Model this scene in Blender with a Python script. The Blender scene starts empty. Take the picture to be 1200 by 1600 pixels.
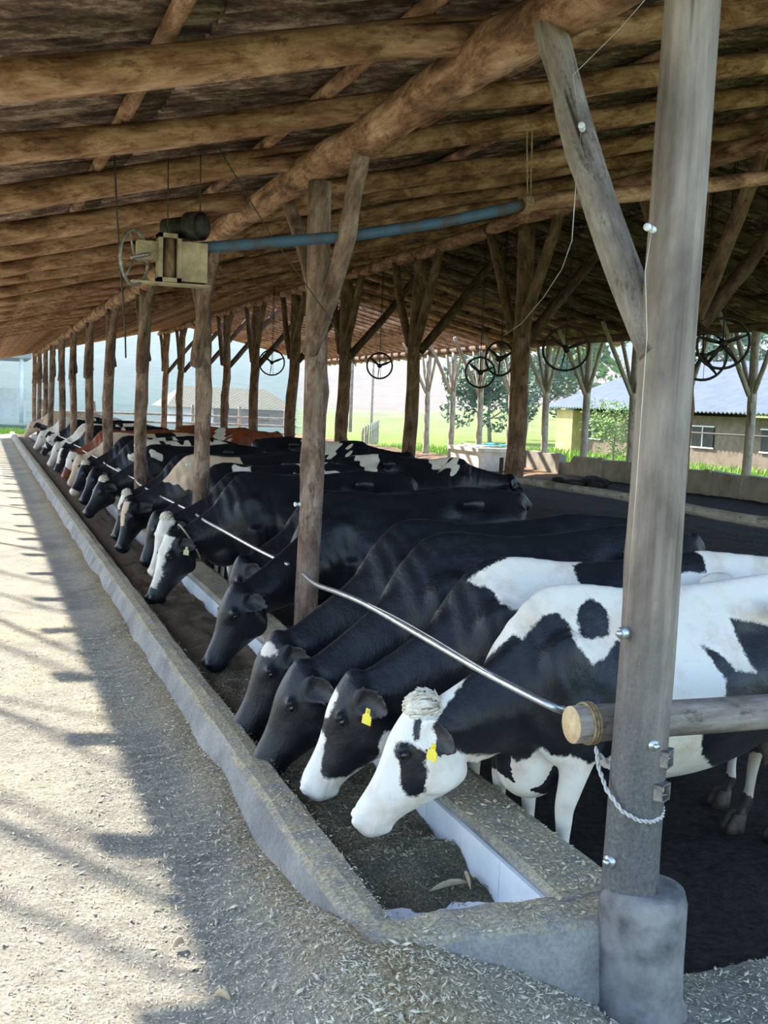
import bpy, math, random
import numpy as np
from mathutils import Vector, Matrix, Quaternion, noise as mnoise

S = bpy.context.scene
COL = S.collection
R = math.radians

# ------------------------------------------------------------------ camera
cam_d = bpy.data.cameras.new('camera')
cam_d.sensor_fit = 'VERTICAL'; cam_d.sensor_height = 24.0
cam_d.lens = 24.0*1650/1600
cam_d.clip_end = 2000
cam = bpy.data.objects.new('camera', cam_d); COL.objects.link(cam)
CR = Vector((0.93428253, -0.35448214, 0.03819129))
CU = Vector((3.50537e-4, 0.1080316, 0.9941474))
CF = Vector((0.35653336, 0.92880116, -0.1010563))
cam.matrix_world = Matrix(((CR.x, CU.x, -CF.x, 0), (CR.y, CU.y, -CF.y, 0), (CR.z, CU.z, -CF.z, 2.05), (0, 0, 0, 1)))
S.camera = cam

# ------------------------------------------------------------------ light
w = bpy.data.worlds.new('sky'); S.world = w; w.use_nodes = True
nt = w.node_tree; nt.nodes.clear()
sky = nt.nodes.new('ShaderNodeTexSky'); sky.sky_type = 'NISHITA'; sky.sun_disc = False
SUN_AZ = math.atan2(-0.5, 0.86); SUN_EL = R(40)
sky.sun_elevation = SUN_EL; sky.sun_rotation = SUN_AZ
sky.air_density = 1.2; sky.dust_density = 1.0; sky.ozone_density = 1.5
bg = nt.nodes.new('ShaderNodeBackground'); bg.inputs[1].default_value = 0.34
wo = nt.nodes.new('ShaderNodeOutputWorld')
nt.links.new(sky.outputs[0], bg.inputs[0]); nt.links.new(bg.outputs[0], wo.inputs[0])
sd = bpy.data.lights.new('sun', 'SUN'); sd.energy = 8.6; sd.angle = R(0.9); sd.color = (1.0, 0.93, 0.80)
sun = bpy.data.objects.new('sun', sd); COL.objects.link(sun)
sdir = Vector((math.sin(SUN_AZ)*math.cos(SUN_EL), math.cos(SUN_AZ)*math.cos(SUN_EL), math.sin(SUN_EL)))
sun.rotation_euler = sdir.to_track_quat('Z', 'Y').to_euler()
S.view_settings.view_transform = 'Standard'; S.view_settings.look = 'None'
S.view_settings.gamma = 1.0; S.view_settings.use_curve_mapping = False
S.view_settings.exposure = 0.85

# ------------------------------------------------------------------ materials
def nodes_of(name):
    m = bpy.data.materials.new(name); m.use_nodes = True
    t = m.node_tree; b = t.nodes['Principled BSDF']
    return m, t, b
def N(t, kind, **kw):
    n = t.nodes.new(kind)
    for k, v in kw.items():
        if k.startswith('i_'):
            key = k[2:]
            n.inputs[int(key) if key.isdigit() else key].default_value = v
        else: setattr(n, k, v)
    return n
def ramp(t, fac, stops):
    r = t.nodes.new('ShaderNodeValToRGB'); e = r.color_ramp.elements
    while len(e) < len(stops): e.new(0.5)
    for el, (p, c) in zip(e, stops):
        el.position = p; el.color = (c[0], c[1], c[2], 1) if len(c) == 3 else c
    t.links.new(fac, r.inputs[0]); return r.outputs[0]
def mapped(t, scale, coord='Object'):
    tc = N(t, 'ShaderNodeTexCoord'); mp = N(t, 'ShaderNodeMapping')
    mp.inputs['Scale'].default_value = scale
    t.links.new(tc.outputs[coord], mp.inputs[0]); return mp.outputs[0]
def noise_tex(t, vec, scale, detail=5, rough=0.6, dist=0.0):
    n = N(t, 'ShaderNodeTexNoise'); n.inputs['Scale'].default_value = scale
    n.inputs['Detail'].default_value = detail; n.inputs['Roughness'].default_value = rough
    n.inputs['Distortion'].default_value = dist
    t.links.new(vec, n.inputs['Vector']); return n.outputs[0]
def mixc(t, fac, a, b, mode='MIX'):
    m = N(t, 'ShaderNodeMix', data_type='RGBA', blend_type=mode)
    for sock, v in ((m.inputs[0], fac), (m.inputs[6], a), (m.inputs[7], b)):
        if hasattr(v, 'is_linked') or isinstance(v, bpy.types.NodeSocket): t.links.new(v, sock)
        elif isinstance(v, (tuple, list)): sock.default_value = (v[0], v[1], v[2], 1)
        else: sock.default_value = v
    return m.outputs[2]
def bump(t, b, h, strength=0.4, dist=0.02):
    bp = N(t, 'ShaderNodeBump'); bp.inputs['Strength'].default_value = strength
    bp.inputs['Distance'].default_value = dist
    t.links.new(h, bp.inputs['Height']); t.links.new(bp.outputs[0], b.inputs['Normal'])
def simple(name, c1, c2, scale=6, rough=0.8, bs=0.3, metal=0.0, stretch=(1, 1, 1), lo=0.35, hi=0.65, bdist=0.01, spec=0.3):
    m, t, b = nodes_of(name)
    v = mapped(t, stretch); n = noise_tex(t, v, scale)
    t.links.new(ramp(t, n, [(lo, c1), (hi, c2)]), b.inputs['Base Color'])
    b.inputs['Roughness'].default_value = rough; b.inputs['Metallic'].default_value = metal
    b.inputs['Specular IOR Level'].default_value = spec
    if bs: bump(t, b, noise_tex(t, v, scale*4), bs, bdist)
    return m
def wood(name, dark, mid, light, crack=0.25, sc=1.0):
    m, t, b = nodes_of(name)
    v = mapped(t, (1, 1, 0.12)); v2 = mapped(t, (1, 1, 1)); v3 = mapped(t, (1, 1, 0.04))
    grain = noise_tex(t, v, 38*sc, 6, 0.65); blot = noise_tex(t, mapped(t, (1, 1, .45)), 5.5, 6, 0.7, 0.4)
    spots = noise_tex(t, mapped(t, (1, 1, .4)), 14, 5, 0.75)
    base = ramp(t, blot, [(0.34, dark), (0.48, mid), (0.64, light)])
    g = ramp(t, grain, [(0.3, (0.55, 0.5, 0.46)), (0.6, (1, 1, 1))])
    c = mixc(t, 0.8, base, g, 'MULTIPLY')
    s = ramp(t, spots, [(0.36, (0.42, 0.36, 0.32)), (0.45, (1, 1, 1))])
    c = mixc(t, 0.85, c, s, 'MULTIPLY')
    cr = ramp(t, noise_tex(t, v3, 22, 2, 0.5), [(0.27, (crack, crack*0.9, crack*0.85)), (0.31, (1, 1, 1))])
    c = mixc(t, 1.0, c, cr, 'MULTIPLY')
    t.links.new(c, b.inputs['Base Color']); b.inputs['Roughness'].default_value = 0.82
    b.inputs['Specular IOR Level'].default_value = 0.25
    h = mixc(t, 0.5, grain, spots); bump(t, b, h, 0.55, 0.015)
    return m
M = {}
def mat_pillar():
    m, t, b = nodes_of('grey_treated_pillar')
    v = mapped(t, (1, 1, .05)); v2 = mapped(t, (1, 1, .35)); v1 = mapped(t, (1, 1, 1))
    streak = noise_tex(t, v, 26, 5, .6); blot = noise_tex(t, v2, 5, 6, .65, .3); fine = noise_tex(t, v1, 70, 5, .75)
    c = ramp(t, blot, [(.3, (.12, .095, .08)), (.5, (.25, .205, .175)), (.7, (.39, .325, .28))])
    c = mixc(t, .75, c, ramp(t, streak, [(.32, (.5, .47, .46)), (.6, (1, 1, 1))]), 'MULTIPLY')
    tc = N(t, 'ShaderNodeTexCoord'); sp = N(t, 'ShaderNodeSeparateXYZ'); t.links.new(tc.outputs['Object'], sp.inputs[0])
    ad = N(t, 'ShaderNodeMath', operation='MULTIPLY_ADD'); ad.inputs[1].default_value = .9; t.links.new(blot, ad.inputs[0]); t.links.new(sp.outputs[2], ad.inputs[2])
    mr = N(t, 'ShaderNodeMapRange'); mr.inputs[1].default_value = 1.15; mr.inputs[2].default_value = 1.9; mr.inputs[3].default_value = 1; mr.inputs[4].default_value = 0; t.links.new(ad.outputs[0], mr.inputs[0])
    tar = ramp(t, fine, [(.35, (.065, .066, .068)), (.62, (.125, .125, .125)), (.75, (.26, .25, .24))])
    c = mixc(t, mr.outputs[0], c, tar)
    cr = ramp(t, noise_tex(t, mapped(t, (1, 1, .02)), 12, 2, .5), [(.30, (.12, .11, .1)), (.33, (1, 1, 1))])
    c = mixc(t, 1.0, c, cr, 'MULTIPLY')
    t.links.new(c, b.inputs['Base Color']); b.inputs['Roughness'].default_value = .62; b.inputs['Specular IOR Level'].default_value = .4
    bump(t, b, mixc(t, .5, streak, fine), .5, .012); return m
M['pillar'] = mat_pillar()
M['wood_brown'] = wood('weathered_brown_log', (.07, .040, .026), (.165, .100, .065), (.30, .20, .135))
M['wood_rafter'] = wood('dusty_rafter_log', (.085, .040, .023), (.29, .155, .088), (.58, .37, .24))
M['wood_dark'] = wood('dark_brown_log', (.04, .026, .018), (.095, .062, .042), (.17, .12, .085))
M['wood_post'] = wood('post_log', (.075, .045, .036), (.20, .135, .108), (.40, .305, .255))
M['wood_grey'] = wood('grey_pillar_log', (.14, .115, .10), (.26, .225, .20), (.38, .34, .31))
M['wood_bleached'] = wood('bleached_log', (.30, .26, .22), (.46, .42, .37), (.60, .55, .48))
M['sawn'] = simple('sawn_log_end', (.50, .34, .18), (.68, .52, .33), 25, 0.8, 0.2)
M['metal'] = simple('galvanised_steel', (.42, .44, .46), (.62, .64, .66), 20, 0.35, 0.1, 0.85)
M['metal_dull'] = simple('dull_steel', (.16, .155, .15), (.36, .35, .33), 30, 0.5, 0.2, 0.7)
M['iron'] = simple('dark_iron', (.015, .015, .016), (.05, .045, .04), 20, 0.55, 0.2, 0.4)
M['blue_pipe'] = simple('worn_blue_pipe', (.07, .065, .065), (.055, .11, .18), 7, 0.6, 0.2, stretch=(1, 1, .25), lo=0.4, hi=0.55)
M['cream_metal'] = simple('dusty_cream_metal', (.20, .155, .095), (.42, .34, .22), 9, 0.7, 0.2)
M['rope'] = simple('white_rope', (.45, .44, .42), (.68, .67, .65), 60, 0.9, 0.6)
M['rope_brown'] = simple('old_rope', (.20, .14, .08), (.42, .32, .18), 60, 0.9, 0.6)
M['wire'] = simple('thin_wire', (.40, .40, .40), (.60, .60, .58), 20, 0.45, 0, 0.5)
M['wire_dark'] = simple('dark_wire', (.03, .025, .02), (.06, .05, .04), 20, 0.7, 0)
M['porcelain'] = simple('porcelain', (.55, .58, .60), (.75, .77, .78), 10, 0.25, 0)
M['tile'] = simple('white_glazed_tile', (.62, .66, .70), (.80, .82, .84), 3, 0.18, 0.05, spec=0.6)
M['yellow_tag'] = simple('yellow_plastic', (.75, .58, .03), (.88, .74, .10), 12, 0.45, 0)
M['cream_tag'] = simple('pale_tag_plastic', (.60, .55, .30), (.72, .68, .42), 12, 0.5, 0)
M['eye'] = simple('wet_dark_eye', (.004, .004, .005), (.01, .008, .007), 5, 0.08, 0, spec=0.8)
M['hoof'] = simple('hoof_horn', (.035, .028, .022), (.10, .08, .06), 20, 0.6, 0.3)
M['strap'] = simple('leather_strap', (.20, .17, .14), (.42, .38, .32), 20, 0.7, 0.2)
M['tuft_white'] = simple('cream_hair', (.55, .46, .34), (.82, .78, .70), 30, 0.75, 0.3)
M['tuft_black'] = simple('black_hair', (.010, .010, .012), (.03, .028, .028), 30, 0.6, 0.3)
M['blue_cloth'] = simple('blue_tarp', (.02, .28, .50), (.05, .42, .66), 8, 0.6, 0.3)
M['white_tank'] = simple('white_tank', (.62, .58, .52), (.82, .80, .76), 5, 0.6, 0.1)
M['white_wall'] = simple('white_plaster', (.70, .70, .68), (.82, .82, .80), 3, 0.8, 0.1)
M['tan_wall'] = simple('tan_plaster', (.15, .115, .09), (.22, .175, .14), 3, 0.85, 0.2)
M['yellow_wall'] = simple('yellow_plaster', (.42, .34, .14), (.54, .45, .22), 3, 0.85, 0.1)
M['leaf'] = simple('tree_leaves', (.035, .085, .045), (.09, .17, .08), 2, 0.7, 0)
M['leaf_light'] = simple('light_leaves', (.12, .22, .05), (.24, .36, .09), 2, 0.7, 0)
M['bark'] = simple('pale_bark', (.25, .21, .17), (.40, .36, .30), 8, 0.9, 0.3)
M['grass_blade'] = simple('grass_blades', (.16, .30, .04), (.34, .48, .08), 3, 0.7, 0)
M['feed_pale'] = simple('pale_chopped_feed', (.38, .34, .23), (.72, .66, .51), 45, 0.9, 0)
M['feed_green'] = simple('greenish_chopped_feed', (.13, .12, .075), (.42, .38, .26), 45, 0.9, 0)
M['husk'] = simple('dry_maize_husk', (.42, .32, .20), (.62, .50, .33), 20, 0.9, 0.2)
M['pane'] = simple('dark_window_opening', (.02, .02, .02), (.05, .05, .05), 3, 0.5, 0)

def mat_concrete():
    m, t, b = nodes_of('feed_dusted_concrete')
    v = mapped(t, (1, 1, 1)); n1 = noise_tex(t, v, 2.5, 6, 0.6); n2 = noise_tex(t, v, 60, 5, 0.7)
    c = ramp(t, n1, [(0.3, (.15, .15, .15)), (0.5, (.26, .255, .245)), (0.7, (.38, .365, .34))])
    s = ramp(t, n2, [(0.35, (.6, .6, .6)), (0.6, (1, 1, 1))])
    c = mixc(t, 0.7, c, s, 'MULTIPLY')
    geo = N(t, 'ShaderNodeNewGeometry'); sx = N(t, 'ShaderNodeSeparateXYZ'); t.links.new(geo.outputs['True Normal'], sx.inputs[0])
    f1 = ramp(t, sx.outputs[2], [(0.45, (0, 0, 0)), (0.85, (1, 1, 1))])
    f2 = ramp(t, noise_tex(t, v, 9, 6, 0.75), [(0.36, (0, 0, 0)), (0.55, (1, 1, 1))])
    f = mixc(t, 1.0, f1, f2, 'MULTIPLY')
    feed = ramp(t, n2, [(0.35, (.20, .165, .10)), (0.6, (.50, .43, .28))])
    c = mixc(t, f, c, feed)
    t.links.new(c, b.inputs['Base Color']); b.inputs['Roughness'].default_value = 0.9
    bump(t, b, n2, 0.5, 0.012); return m
M['concrete'] = mat_concrete()
M['footing'] = simple('stained_cast_concrete', (.085, .085, .09), (.30, .29, .28), 7, 0.85, 0.6, lo=.33, hi=.72)
M['wall_concrete'] = simple('dirty_concrete', (.20, .18, .155), (.42, .39, .34), 2.2, 0.9, 0.4, lo=.3, hi=.7)
def mat_alley():
    m, t, b = nodes_of('alley_feed_dust')
    v = mapped(t, (1, 1, 1)); v2 = mapped(t, (1, 2.2, 1))
    big = noise_tex(t, v, 0.9, 6, 0.65, 0.3); mid = noise_tex(t, v2, 9, 7, 0.7); fine = noise_tex(t, v, 60, 7, 0.85)
    c = ramp(t, big, [(0.32, (.29, .28, .26)), (0.5, (.42, .40, .355)), (0.68, (.54, .49, .38))])
    tc = N(t, 'ShaderNodeTexCoord'); sp = N(t, 'ShaderNodeSeparateXYZ'); t.links.new(tc.outputs['Object'], sp.inputs[0])
    wob = N(t, 'ShaderNodeMath', operation='MULTIPLY_ADD'); wob.inputs[1].default_value = .55; t.links.new(mid, wob.inputs[0]); t.links.new(sp.outputs[0], wob.inputs[2])
    mr = N(t, 'ShaderNodeMapRange'); mr.inputs[1].default_value = 1.20; mr.inputs[2].default_value = 1.42; t.links.new(wob.outputs[0], mr.inputs[0])
    gold = ramp(t, fine, [(.36, (.26, .19, .10)), (.62, (.66, .53, .34))])
    lim = N(t, 'ShaderNodeMapRange'); lim.inputs[1].default_value = 1.2; lim.inputs[2].default_value = 1.5; lim.inputs[3].default_value = 1; lim.inputs[4].default_value = .15; t.links.new(sp.outputs[0], lim.inputs[0])
    mm = N(t, 'ShaderNodeMath', operation='MULTIPLY'); t.links.new(mr.outputs[0], mm.inputs[0]); t.links.new(lim.outputs[0], mm.inputs[1])
    c = mixc(t, mm.outputs[0], c, gold)
    c = mixc(t, 0.75, c, ramp(t, fine, [(0.36, (.34, .31, .27)), (0.5, (.92, .92, .90)), (0.64, (1.5, 1.45, 1.3))]), 'MULTIPLY')
    c = mixc(t, 0.5, c, ramp(t, mid, [(0.35, (.55, .52, .48)), (0.6, (1, 1, 1))]), 'MULTIPLY')
    t.links.new(c, b.inputs['Base Color']); b.inputs['Roughness'].default_value = 0.95
    b.inputs['Specular IOR Level'].default_value = 0.1
    h = mixc(t, 0.5, mid, fine); bump(t, b, h, 0.9, 0.03); return m
M['alley'] = mat_alley()
def mat_feedbed():
    m, t, b = nodes_of('feed_bed')
    v = mapped(t, (1, 1, 1)); fine = noise_tex(t, v, 80, 6, 0.8); mid = noise_tex(t, v, 7, 5)
    c = ramp(t, fine, [(0.3, (.055, .045, .028)), (0.5, (.17, .15, .095)), (0.68, (.42, .38, .26))])
    c = mixc(t, 0.6, c, ramp(t, mid, [(0.35, (.5, .42, .36)), (0.65, (1, 1, 1))]), 'MULTIPLY')
    tc = N(t, 'ShaderNodeTexCoord'); sp = N(t, 'ShaderNodeSeparateXYZ'); t.links.new(tc.outputs['Object'], sp.inputs[0])
    mr = N(t, 'ShaderNodeMapRange'); mr.inputs[1].default_value = 5; mr.inputs[2].default_value = 7.5; t.links.new(sp.outputs[1], mr.inputs[0])
    c = mixc(t, mr.outputs[0], c, ramp(t, fine, [(.3, (.05, .032, .018)), (.6, (.17, .115, .065)), (.75, (.36, .26, .15))]))
    t.links.new(c, b.inputs['Base Color']); b.inputs['Roughness'].default_value = 0.95
    bump(t, b, fine, 1.0, 0.02); return m
M['feedbed'] = mat_feedbed()
def mat_mud():
    m, t, b = nodes_of('dark_bedding')
    v = mapped(t, (1, 1, 1)); fine = noise_tex(t, v, 25, 7, 0.75); big = noise_tex(t, v, 1.2, 4)
    c = ramp(t, fine, [(0.35, (.018, .015, .014)), (0.6, (.060, .050, .044)), (0.8, (.12, .10, .085))])
    # paler, browner bedding further down the pen
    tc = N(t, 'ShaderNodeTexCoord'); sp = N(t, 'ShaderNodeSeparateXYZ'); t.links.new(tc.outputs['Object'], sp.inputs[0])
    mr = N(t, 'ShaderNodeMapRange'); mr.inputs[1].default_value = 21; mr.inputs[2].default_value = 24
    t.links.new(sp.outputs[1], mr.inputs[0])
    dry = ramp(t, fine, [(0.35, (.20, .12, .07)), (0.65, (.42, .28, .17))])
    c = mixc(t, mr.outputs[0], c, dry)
    t.links.new(c, b.inputs['Base Color']); b.inputs['Roughness'].default_value = 0.9
    b.inputs['Specular IOR Level'].default_value = 0.15
    bump(t, b, fine, 0.9, 0.05); return m
M['mud'] = mat_mud()
def mat_roof():
    m, t, b = nodes_of('stained_roof_sheet')
    v = mapped(t, (.22, 1, 1)); n1 = noise_tex(t, v, 11, 7, 0.78); v2 = mapped(t, (.08, 1, 1)); n2 = noise_tex(t, v2, 20, 4, 0.7)
    c = ramp(t, n1, [(0.38, (.03, .017, .012)), (0.5, (.15, .092, .064)), (0.62, (.46, .34, .26))])
    c = mixc(t, 0.8, c, ramp(t, n2, [(0.35, (.45, .38, .33)), (0.6, (1, 1, 1))]), 'MULTIPLY')
    t.links.new(c, b.inputs['Base Color']); b.inputs['Roughness'].default_value = 0.85
    bump(t, b, n1, 0.3, 0.01); return m
M['roof'] = mat_roof()
def mat_land():
    m, t, b = nodes_of('valley_fields')
    tc = N(t, 'ShaderNodeTexCoord'); sp = N(t, 'ShaderNodeSeparateXYZ'); t.links.new(tc.outputs['Object'], sp.inputs[0])
    v = mapped(t, (.02, .02, .02)); wob = noise_tex(t, v, 2.0, 5, 0.6); vf = mapped(t, (1, 1, 1)); fine = noise_tex(t, vf, 0.35, 7, 0.7)
    grass = ramp(t, fine, [(0.3, (.10, .15, .035)), (0.7, (.24, .28, .08))])
    field = ramp(t, fine, [(0.3, (.13, .105, .09)), (0.7, (.22, .18, .155))])
    forest = ramp(t, fine, [(0.35, (.022, .055, .058)), (0.65, (.055, .10, .095))])
    # distance up the slope, wobbled
    wy = N(t, 'ShaderNodeMath', operation='MULTIPLY_ADD'); wy.inputs[1].default_value = 60; t.links.new(wob, wy.inputs[0]); t.links.new(sp.outputs[1], wy.inputs[2])
    f1 = N(t, 'ShaderNodeMapRange'); f1.inputs[1].default_value = 165; f1.inputs[2].default_value = 178; t.links.new(wy.outputs[0], f1.inputs[0])
    f2 = N(t, 'ShaderNodeMapRange'); f2.inputs[1].default_value = 255; f2.inputs[2].default_value = 280; t.links.new(wy.outputs[0], f2.inputs[0])
    c = mixc(t, f1.outputs[0], grass, field); c = mixc(t, f2.outputs[0], c, forest)
    # wooded flank to the left: ratio x/y below the field edge
    rt = N(t, 'ShaderNodeMath', operation='DIVIDE'); t.links.new(sp.outputs[0], rt.inputs[0]); t.links.new(sp.outputs[1], rt.inputs[1])
    f3 = N(t, 'ShaderNodeMapRange'); f3.inputs[1].default_value = 0.30; f3.inputs[2].default_value = 0.28; t.links.new(rt.outputs[0], f3.inputs[0])
    far = N(t, 'ShaderNodeMapRange'); far.inputs[1].default_value = 58; far.inputs[2].default_value = 66; t.links.new(sp.outputs[1], far.inputs[0])
    mm = N(t, 'ShaderNodeMath', operation='MULTIPLY'); t.links.new(f3.outputs[0], mm.inputs[0]); t.links.new(far.outputs[0], mm.inputs[1])
    c = mixc(t, mm.outputs[0], c, forest)
    t.links.new(c, b.inputs['Base Color']); b.inputs['Roughness'].default_value = 0.95
    b.inputs['Specular IOR Level'].default_value = 0.05
    return m
M['land'] = mat_land()
def mat_metal_roof():
    m, t, b = nodes_of('corrugated_metal_roof')
    v = mapped(t, (1, 1, 1)); n = noise_tex(t, v, 1.5)
    t.links.new(ramp(t, n, [(.3, (.20, .225, .25)), (.7, (.27, .30, .33))]), b.inputs['Base Color'])
    b.inputs['Roughness'].default_value = 0.5; b.inputs['Metallic'].default_value = 0.15
    return m
M['metal_roof'] = mat_metal_roof()
def mat_tiles():
    m, t, b = nodes_of('mossy_roof_tiles')
    v = mapped(t, (1, 1, 1)); br = N(t, 'ShaderNodeTexBrick'); t.links.new(v, br.inputs[0])
    br.inputs['Color1'].default_value = (.21, .19, .09, 1); br.inputs['Color2'].default_value = (.14, .135, .075, 1)
    br.inputs['Mortar'].default_value = (.03, .03, .025, 1); br.inputs['Scale'].default_value = 0.9
    br.inputs['Mortar Size'].default_value = 0.05
    t.links.new(br.outputs[0], b.inputs['Base Color']); b.inputs['Roughness'].default_value = 0.85
    return m
M['tiles'] = mat_tiles()
def mat_coat(name, dark=(.0065, .0075, .011), light=(.80, .76, .70), tint=(.62, .48, .38), grime=0.6):
    m, t, b = nodes_of(name)
    at = N(t, 'ShaderNodeAttribute'); at.attribute_name = 'coat'
    sk = N(t, 'ShaderNodeAttribute'); sk.attribute_name = 'bare'
    v = mapped(t, (1, 1, 1)); n = noise_tex(t, v, 70, 3, 0.8); n2 = noise_tex(t, v, 14, 5, 0.6); n3 = noise_tex(t, v, 5, 5, 0.6)
    a = N(t, 'ShaderNodeMath', operation='MULTIPLY_ADD'); a.inputs[1].default_value = 0.035; t.links.new(n, a.inputs[0]); t.links.new(at.outputs['Fac'], a.inputs[2])
    a2 = N(t, 'ShaderNodeMath', operation='MULTIPLY_ADD'); a2.inputs[1].default_value = 0.05; t.links.new(n2, a2.inputs[0]); t.links.new(a.outputs[0], a2.inputs[2])
    mr = N(t, 'ShaderNodeMapRange'); mr.inputs[1].default_value = 0.036; mr.inputs[2].default_value = 0.048; t.links.new(a2.outputs[0], mr.inputs[0])
    wh = mixc(t, ramp(t, n3, [(.48, (0, 0, 0)), (.75, (1, 1, 1))]), light, tint)
    bk = ramp(t, n3, [(.35, dark), (.7, tuple(x*1.8 for x in dark))])
    c = mixc(t, mr.outputs[0], bk, wh)
    c = mixc(t, sk.outputs['Fac'], c, (.42, .31, .28))
    # dirt on belly and legs (attribute measured from the hide itself)
    dt = N(t, 'ShaderNodeAttribute'); dt.attribute_name = 'dirt'
    dm = N(t, 'ShaderNodeMath', operation='MULTIPLY'); dm.inputs[1].default_value = grime
    t.links.new(dt.outputs['Fac'], dm.inputs[0])
    c = mixc(t, dm.outputs[0], c, (.10, .075, .055))
    t.links.new(c, b.inputs['Base Color'])
    rg = N(t, 'ShaderNodeMapRange'); rg.inputs[3].default_value = 0.40; rg.inputs[4].default_value = 0.78; t.links.new(mr.outputs[0], rg.inputs[0])
    t.links.new(rg.outputs[0], b.inputs['Roughness'])
    b.inputs['Specular IOR Level'].default_value = 0.4
    b.inputs['Sheen Weight'].default_value = 0.04; b.inputs['Sheen Roughness'].default_value = 0.4
    b.inputs['Sheen Tint'].default_value = (.7, .8, 1, 1)
    hv = mapped(t, (1, 1, .25)); hh = noise_tex(t, hv, 150, 3, 0.7); big_ = noise_tex(t, mapped(t, (1, 1, .7)), 9, 4, .55)
    b1 = N(t, 'ShaderNodeBump'); b1.inputs['Strength'].default_value = .35; b1.inputs['Distance'].default_value = .035; t.links.new(big_, b1.inputs['Height'])
    b2 = N(t, 'ShaderNodeBump'); b2.inputs['Strength'].default_value = .5; b2.inputs['Distance'].default_value = .004; t.links.new(hh, b2.inputs['Height'])
    t.links.new(b1.outputs[0], b2.inputs['Normal']); t.links.new(b2.outputs[0], b.inputs['Normal'])
    return m
M['coat'] = mat_coat('holstein_coat')
M['coat_red'] = mat_coat('red_holstein_coat', dark=(.16, .045, .020))
M['coat_fawn'] = mat_coat('fawn_holstein_coat', light=(.66, .50, .38), tint=(.55, .38, .27))

# ------------------------------------------------------------------ object helpers
def tag(o, label, cat, group=None, kind=None):
    o['label'] = label; o['category'] = cat
    if group: o['group'] = group
    if kind: o['kind'] = kind
    return o
def empty(name, loc):
    o = bpy.data.objects.new(name, None); o.location = loc; o.empty_display_size = 0.1
    COL.objects.link(o); return o
def mesh_obj(name, V, F, mat, parent=None, loc=(0, 0, 0), rot=None, smooth=True, kind=None):
    me = bpy.data.meshes.new(name)
    me.from_pydata([tuple(map(float, v)) for v in V], [], [tuple(map(int, f)) for f in F])
    if mat: me.materials.append(mat)
    if smooth: me.shade_smooth()
    me.update()
    o = bpy.data.objects.new(name, me); COL.objects.link(o); o.location = loc
    if rot is not None:
        o.rotation_mode = 'QUATERNION'; o.rotation_quaternion = rot
    if parent: o.parent = parent
    if kind: o['kind'] = kind
    return o
class MB:
    def __init__(s): s.V = []; s.F = []
    def add(s, V, F):
        k = len(s.V); s.V += [tuple(v) for v in V]; s.F += [tuple(i+k for i in f) for f in F]; return s
    def box(s, x0, y0, z0, x1, y1, z1):
        V = [(x, y, z) for z in (z0, z1) for y in (y0, y1) for x in (x0, x1)]
        return s.add(V, [(0, 2, 3, 1), (4, 5, 7, 6), (0, 1, 5, 4), (2, 6, 7, 3), (0, 4, 6, 2), (1, 3, 7, 5)])
    def tube(s, P, rad, seg=12, flat=1.0, caps=True):
        V, F = tube(P, rad, seg, flat, caps); return s.add(V, F)
    def obj(s, name, mat, parent=None, loc=(0, 0, 0), smooth=True, rot=None, kind=None):
        return mesh_obj(name, s.V, s.F, mat, parent, loc, rot, smooth, kind)
def tube(P, rad, seg=12, flat=1.0, caps=True):
    P = [Vector(p) for p in P]; n = len(P)
    if not hasattr(rad, '__len__'): rad = [rad]*n
    V = []; F = []; up = None
    for i in range(n):
        d = (P[min(i+1, n-1)]-P[max(i-1, 0)]).normalized()
        if up is None:
            up = Vector((0, 0, 1)) if abs(d.z) < 0.9 else Vector((0, 1, 0))
        a = up - d*up.dot(d); a.normalize(); b = d.cross(a); up = a
        for k in range(seg):
            th = 2*math.pi*k/seg
            V.append(P[i] + (a*math.cos(th) + b*math.sin(th)*flat)*rad[i])
    for i in range(n-1):
        for k in range(seg):
            k2 = (k+1) % seg
            F.append((i*seg+k, i*seg+k2, (i+1)*seg+k2, (i+1)*seg+k))
    if caps:
        F.append(tuple(range(seg-1, -1, -1))); F.append(tuple((n-1)*seg+k for k in range(seg)))
    return V, F
def sph(c, r, seg=12, rings=8):
    V = []; F = []; c = Vector(c)
    if not hasattr(r, '__len__'): r = (r, r, r)
    V.append(c+Vector((0, 0, r[2])))
    for i in range(1, rings):
        ph = math.pi*i/rings
        for k in range(seg):
            th = 2*math.pi*k/seg
            V.append(c+Vector((r[0]*math.sin(ph)*math.cos(th), r[1]*math.sin(ph)*math.sin(th), r[2]*math.cos(ph))))
    V.append(c-Vector((0, 0, r[2]))); L = len(V)-1
    for k in range(seg): F.append((0, 1+k, 1+(k+1) % seg))
    for i in range(rings-2):
        for k in range(seg):
            a = 1+i*seg+k; b_ = 1+i*seg+(k+1) % seg
            F.append((a, a+seg, b_+seg, b_))
    for k in range(seg): F.append((L, L-seg+(k+1) % seg, L-seg+k))
    return V, F
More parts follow.
